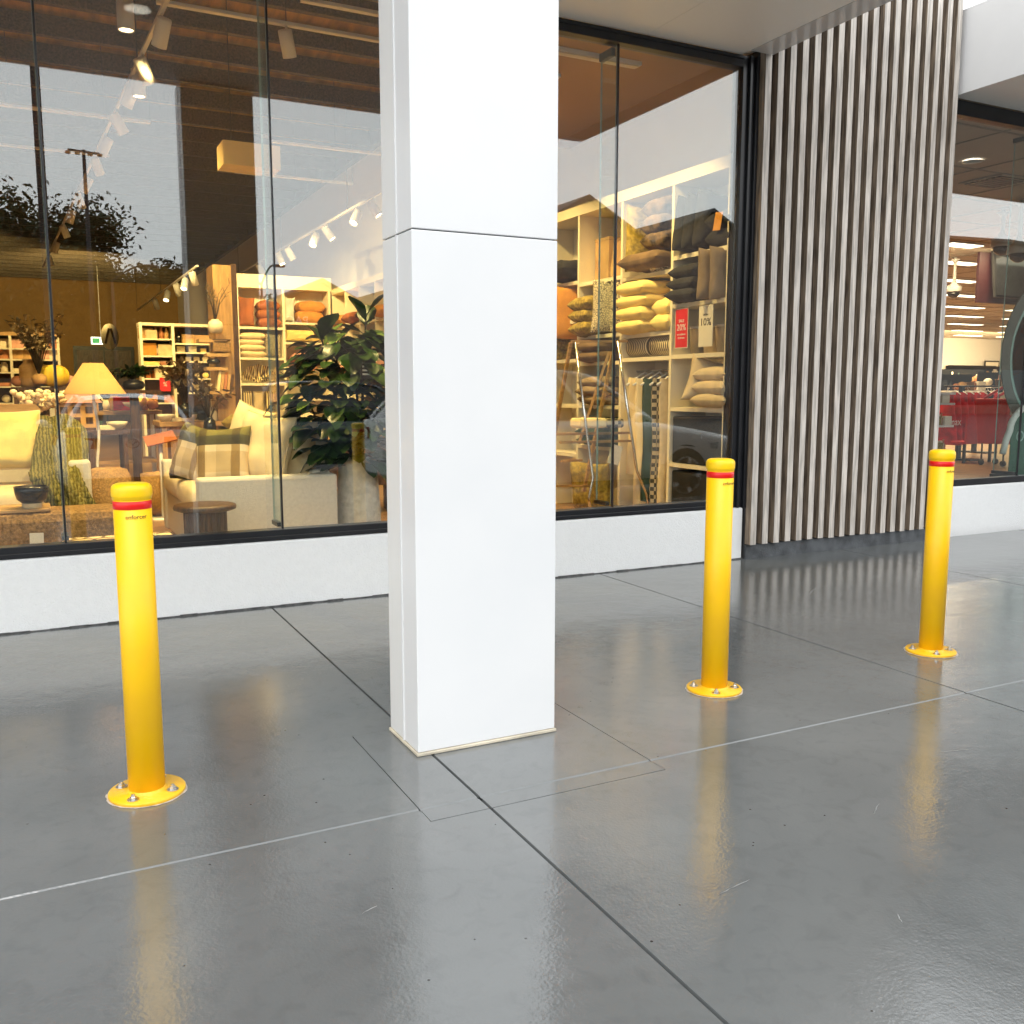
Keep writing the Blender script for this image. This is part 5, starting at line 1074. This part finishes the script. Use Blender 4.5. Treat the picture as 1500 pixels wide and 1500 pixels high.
rw = thing('feature_wall', 'burgundy wall panel with a large black screen high up', 'wall panel', (17.5, 12.1, 3.05)); bw(mb('burgundy').box(15.82, 12.0, 2.98, 21, 12.05, 3.90), 'panel', rw)
tv = thing('wall_screen', 'large black tilted screen on the burgundy wall panel', 'screen', (16.8, 11.9, 3.5)); m = mb('screen'); m.M = Euler((-.12, 0, 0)).to_matrix().to_4x4(); m.box(-.68, -.05, -.40, 1.3, -.01, .40); m.build('panel', tv); m = mb('black_metal'); m.M = Euler((-.12, 0, 0)).to_matrix().to_4x4(); m.box(-.70, -.009, -.43, 1.33, .03, .43); m.build('frame', tv)
# red garment rail
def gown(label, x, y, z0, z1, w, material, seed):
    t = thing('hanging_garment', label, 'garment', (x, y, z1)); r = random.Random(seed); ph = r.uniform(0, 6)
    def fn(a, b):
        u = 2*pi*a; k = (.45+.75*b)
        return (w*k*cos(u)*(1+.12*sin(5*u+ph)*b), .20*(.5+.6*b)*sin(u)*(1+.15*sin(4*u+ph+3*b)*b), -(z1-z0)*b-.04)
    mb(material).grid(fn, 36, 10).build('cloth', t)
    m = mb('white_metal'); m.tube([(-.05, -.16, -.07), (0, 0, -.005), (.05, .16, -.07)], .008, 6); m.tube([(0, 0, 0), (.0, .02, .04), (0, 0, .065), (0, -.02, .045)], .004, 6); m.build('hanger', t)
yr = 11.4
xl, xr = (14.314, 11.400, 1.311)[0], (15.756, 11.400, 1.311)[0]; zt_ = (14.605, 11.400, 1.419)[2]; zb_ = (15.056, 11.400, 0.452)[2]
rk = thing('garment_rail', 'black garment rail with a heavy post holding the red clothes', 'garment rail', ((xl+xr)/2, yr, .1))
m = mb('black_metal'); m.tube([(xl, yr, zt_), (xr, yr, zt_)], .016, 8); bw(m, 'rail', rk)
for u, yy in ((1404, 11.4), (1427, 12.6)):
    x = py_(u, 650, yy)[0]; bw(mb('black_metal').box(x-.045, yy-.03, .13, x+.045, yy+.03, zt_ if yy < 12 else .9), 'post', rk); bw(mb('black_metal').box(x-.05, yy-.3, .101, x+.30, yy+.3, .13), 'foot', rk)
zt2 = zt_-.07
for k in range(8):
    x = xl+.10+(xr-xl-.2)*k/7
    gown('%s red garment from the left on the black rail' % ORD[k], x, yr, zb_+rnd.uniform(-.03, .03), zt2, .13, 'red_cloth' if k not in (6,) else 'navy', k)
for k in range(4): gown('%s red garment from the left on the row behind' % ORD[k], xl+.6+.4*k, yr+.7, zb_+.05, zt2-.02, .2, 'red_cloth', 20+k)
gown('black garment on the rail at the left edge', xl-.2, yr+.3, zb_+.4, zt2-.05, .18, 'navy', 31); gown('black garment on the rail beside the red trolley', xr+.05, yr+.25, zb_+.45, zt2-.12, .18, 'navy', 32)
rb = thing('red_display_box', 'red display bin with white lettering at the left of the red garments', 'display bin', ((xl+xr)/2, yr-.55, .1))
bw(mb('red_plastic').box(xl-.15, yr-.62, zb_-.02, xl+.62, yr-.58, zt2-.42), 'front_panel', rb); bw(mb('red_cloth').box(xl-.15, yr-.579, zb_-.02, xl+.62, yr-.3, zb_+.02), 'shelf', rb)
for x in (xl-.1, xl+.57): bw(mb('black_metal').box(x-.02, yr-.57, .1, x+.02, yr-.53, zb_-.021), 'leg', rb)
q = (13.725, 10.750, 0.812); lettering('TKmax', .17, 'white_print', rb, (q[0]-rb.location.x+.02, yr-.624-rb.location.y, q[2]-.1), (pi/2, 0, 0))
tr = thing('red_trolley', 'tall red wheeled shopping trolley cart beside the garment rail', 'trolley', (14.362, 10.200, 0.411)); tr.location.z = .1
xw = [py_(u,600,10.2)[0]-tr.location.x for u in (1455, 1490)]; zz0, zz1 = (14.321, 10.200, 0.469)[2]-.1, (14.244, 10.200, 1.213)[2]-.1
m = mb('red_plastic'); m.add([(xw[0]+.05, -.2, zz0), (xw[1]-.05, -.2, zz0), (xw[1]-.05, .3, zz0), (xw[0]+.05, .3, zz0), (xw[0], -.25, zz1), (xw[1], -.25, zz1), (xw[1], .35, zz1), (xw[0], .35, zz1)], [(0, 3, 2, 1), (0, 1, 5, 4), (1, 2, 6, 5), (2, 3, 7, 6), (3, 0, 4, 7), (4, 5, 6, 7)]); m.build('basket', tr, bevel=.02)
m = mb('red_plastic'); m.tube([(xw[0]+.03, .2, zz1), (xw[0]+.03, -.3, zz1+.28), (xw[0]+.30, -.3, zz1+.28), (xw[0]+.30, .2, zz1)], .022, 8); m.build('handle', tr)
for k in range(4): mb('white_print').sphere((xw[0]+.12, -.245+.0, zz1-.1-.14*k), .035, 6).build('dot', tr)
for x in (xw[0]+.12, xw[1]-.12):
    for y in (-.15, .25): w_ = mb('black_metal'); w_.M = Matrix.Translation((x, y, .05)) @ Euler((0, FL, 0)).to_matrix().to_4x4(); w_.lathe([(.05, -.015), (.05, .015)], 14); w_.M = None; w_.box(x-.01, y-.01, .06, x+.01, y+.01, zz0); w_.build('castor', tr)
# grey shelf of toiletries at the left, goods rails at the back
gs = thing('gondola_shelf', 'grey metal gondola shelf at the left edge behind the third bollard', 'shelving', (12.037, 9.600, 0.658)); gs.location.z = .1
zs = [py_(1385,v,9.6)[2]-.1 for v in (660, 622, 590, 575)]; x0_, x1_ = (11.771, 9.600, 0.664)[0]-gs.location.x, (12.081, 9.600, 0.657)[0]-gs.location.x
mb('black_metal').box(x0_, .2, 0, x1_, .23, zs[3]+.3).build('back_panel', gs)
for z in zs: mb('white_metal').box(x0_, -.18, z-.03, x1_, .199, z).build('shelf', gs)
for j, z in enumerate(zs[:3]):
    for k in range(4):
        good(('bottle', 'box', 'jar')[(j+k) % 3], '%s %s on the %s grey gondola shelf from the bottom' % (ORD[k], ('bottle', 'box', 'jar')[(j+k) % 3], ORD[j]), (gs.location.x+x0_+(x1_-x0_)*(k+.6)/4.2, 9.55, .101+z), .16, ('paper_white', 'cushion_olive', 'ceramic_cream', 'terracotta')[(k+j) % 4], 'toiletries on the gondola shelf')
for k, (y, u0, u1, v) in enumerate(((18, 1375, 1432, 572), (22, 1386, 1448, 560), (26, 1392, 1470, 552), (20, 1440, 1478, 566))):
    xa_, xb_ = py_(u0, v, y)[0], py_(u1, v, y)[0]; z = py_(u0, v, y)[2]
    t = thing('display_rack', '%s display rack of mixed goods behind the red clothes' % ['nearest', 'second', 'furthest', 'rightmost'][k], 'display rack', ((xa_+xb_)/2, y, .1))
    w = (xb_-xa_)/2; mb('black_metal').box(-w, .2, 0, w, .24, z+.35).build('back_panel', t); mb('white_metal').box(-w, -.3, z-.55, w, .199, z-.5).build('shelf', t); mb('white_metal').box(-w, -.3, z-.15, w, .199, z-.1).build('shelf', t); mb('black_metal').box(-w, -.3, 0, w, .199, .2).build('base', t)
    n = 7
    for q in range(n):
        for zz, jn in ((z-.5, 'lower'), (z-.1, 'upper')):
            good(rnd.choice(('box', 'jar', 'bottle', 'pot')), '%s item from the left on the %s shelf of the %s mixed rack' % (ORD[q], jn, ['nearest', 'second', 'furthest', 'rightmost'][k]), (xa_+(xb_-xa_)*(q+.5)/n, y-.1, zz+.101+.0), .30*rnd.uniform(.8, 1.2), rnd.choice(['navy', 'kraft', 'paper_white', 'green_dark', 'cushion_brown', 'terracotta']), 'goods on the mixed racks')
t = thing('framed_sign', 'small dark framed sign on the cream back wall of the clothing shop', 'sign', (43.444, 31.900, 2.428)); mb('black_metal').box(-.55, -.04, -.42, .55, 0, .42).build('frame', t); mb('paper_white').box(-.48, -.045, -.35, .48, -.0405, .35).build('mat_board', t); mb('navy').box(-.3, -.05, -.16, .3, -.0455, .16).build('print', t)
t = thing('framed_sign', 'long dark framed sign low on the back wall above the red clothes', 'sign', (41.691, 31.800, 2.138)); mb('black_metal').box(-1.6, -.04, -.45, 1.6, 0, .45).build('frame', t); mb('cushion_olive').box(-1.5, -.045, -.36, 1.5, -.0405, .36).build('print', t)
# hanging round poster and green poster behind the glass at the right edge
cy = 6.32; cz = 1.69
hd_ = thing('hanging_poster', 'big round grey poster with orange centre hanging behind the right-hand glass', 'poster', (9.60, cy, cz))
def disc(r0, r1, y0, y1, material, nm_, par):
    m = mb(material); m.M = Euler((FL, 0, 0)).to_matrix().to_4x4(); m.lathe([(r0, -y0), (r1, -y0), (r1, -y1), (r0, -y1), (r0, -y0)] if r0 > 0 else [(1e-6, -y1), (r1, -y1), (r1, -y0), (1e-6, -y0)], 64, smooth=False); return m.build(nm_, par)
disc(0, .85, -.004, .006, 'grey_disc', 'board', hd_); disc(.69, .72, -.007, -.0045, 'teal', 'ring', hd_); disc(0, .68, -.007, -.0045, 'orange_print', 'centre', hd_)
mb('steel').tube([(0, .0, .85), (0, 0, 3.9-cz)], .004, 6).build('wire', hd_)
gp = thing('window_poster', 'green poster with a curved white border at the lower right window', 'poster', (9.16, 6.25, .1))
arc = [(-.28+.40*(1-cos(k*pi/16)), .82+.26*sin(k*pi/16)) for k in range(9)]
m = mb('green_print'); m.box(-.28, -.004, .34, .8, .004, .82); m.prism(arc+[(.8, 1.08), (.8, .821)], lambda p: (p[0], -.004, p[1]), lambda p: (p[0], .004, p[1])); m.build('panel', gp)
m = mb('white_print'); m.tube([(-.40, -.008, .60), (-.36, -.008, .74)]+[(p[0]-.03, -.008, p[1]+.02) for p in arc], .032, 8); m.build('border', gp)
lettering('O', .16, 'teal', gp, (-.14, -.006, .77), (pi/2, 0, 0))
mb('black_metal').box(-.5, .01, 0, .62, .05, .40).build('stand', gp)
for loc, tg_, p_, sx, sy in AREAS3: arealamp(loc, tg_, p_*LAMP_GAIN3, sx, sy, (1, .78, .45))
# ------------------------------------------------------------------ sky, sun, camera
w = bpy.data.worlds.new('World'); S.world = w; w.use_nodes = True; nt = w.node_tree
bg = nt.nodes['Background']; sk = nt.nodes.new('ShaderNodeTexSky'); sk.sky_type = 'NISHITA'; sk.sun_disc = False
SUN_EL, SUN_AZ = R(70), R(215)      # azimuth measured from +Y clockwise: behind the camera
sk.sun_elevation = SUN_EL; sk.sun_rotation = SUN_AZ; sk.air_density = 1.0; sk.dust_density = 2.5; sk.ozone_density = 1
tcw = nt.nodes.new('ShaderNodeTexCoord'); mpw = nt.nodes.new('ShaderNodeMapping'); mpw.inputs['Scale'].default_value = (1, 1, 3); nt.links.new(tcw.outputs['Generated'], mpw.inputs[0])
nzw = nt.nodes.new('ShaderNodeTexNoise'); nzw.inputs['Scale'].default_value = 2.2; nzw.inputs['Detail'].default_value = 5; nt.links.new(mpw.outputs[0], nzw.inputs['Vector'])
mul = nt.nodes.new('ShaderNodeMix'); mul.data_type = 'RGBA'; mul.inputs[6].default_value = (8.6, 8.8, 8.7, 1); mul.inputs[7].default_value = (11.0, 11.1, 11.0, 1); nt.links.new(nzw.outputs[0], mul.inputs[0])
spw = nt.nodes.new('ShaderNodeSeparateXYZ'); nt.links.new(tcw.outputs['Generated'], spw.inputs[0])
grw = nt.nodes.new('ShaderNodeMapRange'); grw.interpolation_type = 'SMOOTHSTEP'; grw.inputs[1].default_value = .12; grw.inputs[2].default_value = .85; grw.inputs[3].default_value = 1.85; grw.inputs[4].default_value = 1.0     # cloud thins towards the horizon
nt.links.new(spw.outputs[2], grw.inputs[0]); scw = nt.nodes.new('ShaderNodeVectorMath'); scw.operation = 'SCALE'; nt.links.new(mul.outputs[2], scw.inputs[0]); nt.links.new(grw.outputs[0], scw.inputs['Scale'])
mx = nt.nodes.new('ShaderNodeMix'); mx.data_type = 'RGBA'; mx.inputs[0].default_value = .80     # overcast: a cloud layer hides most of the blue
nt.links.new(sk.outputs[0], mx.inputs[6]); nt.links.new(scw.outputs[0], mx.inputs[7]); nt.links.new(mx.outputs[2], bg.inputs[0]); bg.inputs[1].default_value = SKY_STR
sun = bpy.data.lights.new('sun', 'SUN'); sun.energy = SUN_STR; sun.angle = R(40); sun.color = (1, .97, .93)
so = bpy.data.objects.new('sun', sun); COL.objects.link(so); so.location = (0, -20, 30)
d = Vector((sin(SUN_AZ)*cos(SUN_EL), cos(SUN_AZ)*cos(SUN_EL), sin(SUN_EL)))
so.rotation_euler = d.to_track_quat('Z', 'Y').to_euler()
cam = bpy.data.cameras.new('camera'); cam.sensor_width = 36; cam.lens = 36*1370.4/1500; cam.clip_end = 500; cam.clip_start = .05
cobj = bpy.data.objects.new('camera', cam); COL.objects.link(cobj); cobj.location = (0, 0, 1.34); cobj.rotation_euler = (R(90-7.388), 0, R(-26.851)); S.camera = cobj
S.view_settings.view_transform = 'Standard'; S.view_settings.look = 'None'; S.view_settings.exposure = EXPOSURE; S.view_settings.gamma = 1
S.cycles.use_denoising = True; S.cycles.max_bounces = 10; S.cycles.transparent_max_bounces = 24; S.cycles.diffuse_bounces = 4; S.cycles.glossy_bounces = 5
S.cycles.sample_clamp_indirect = 6
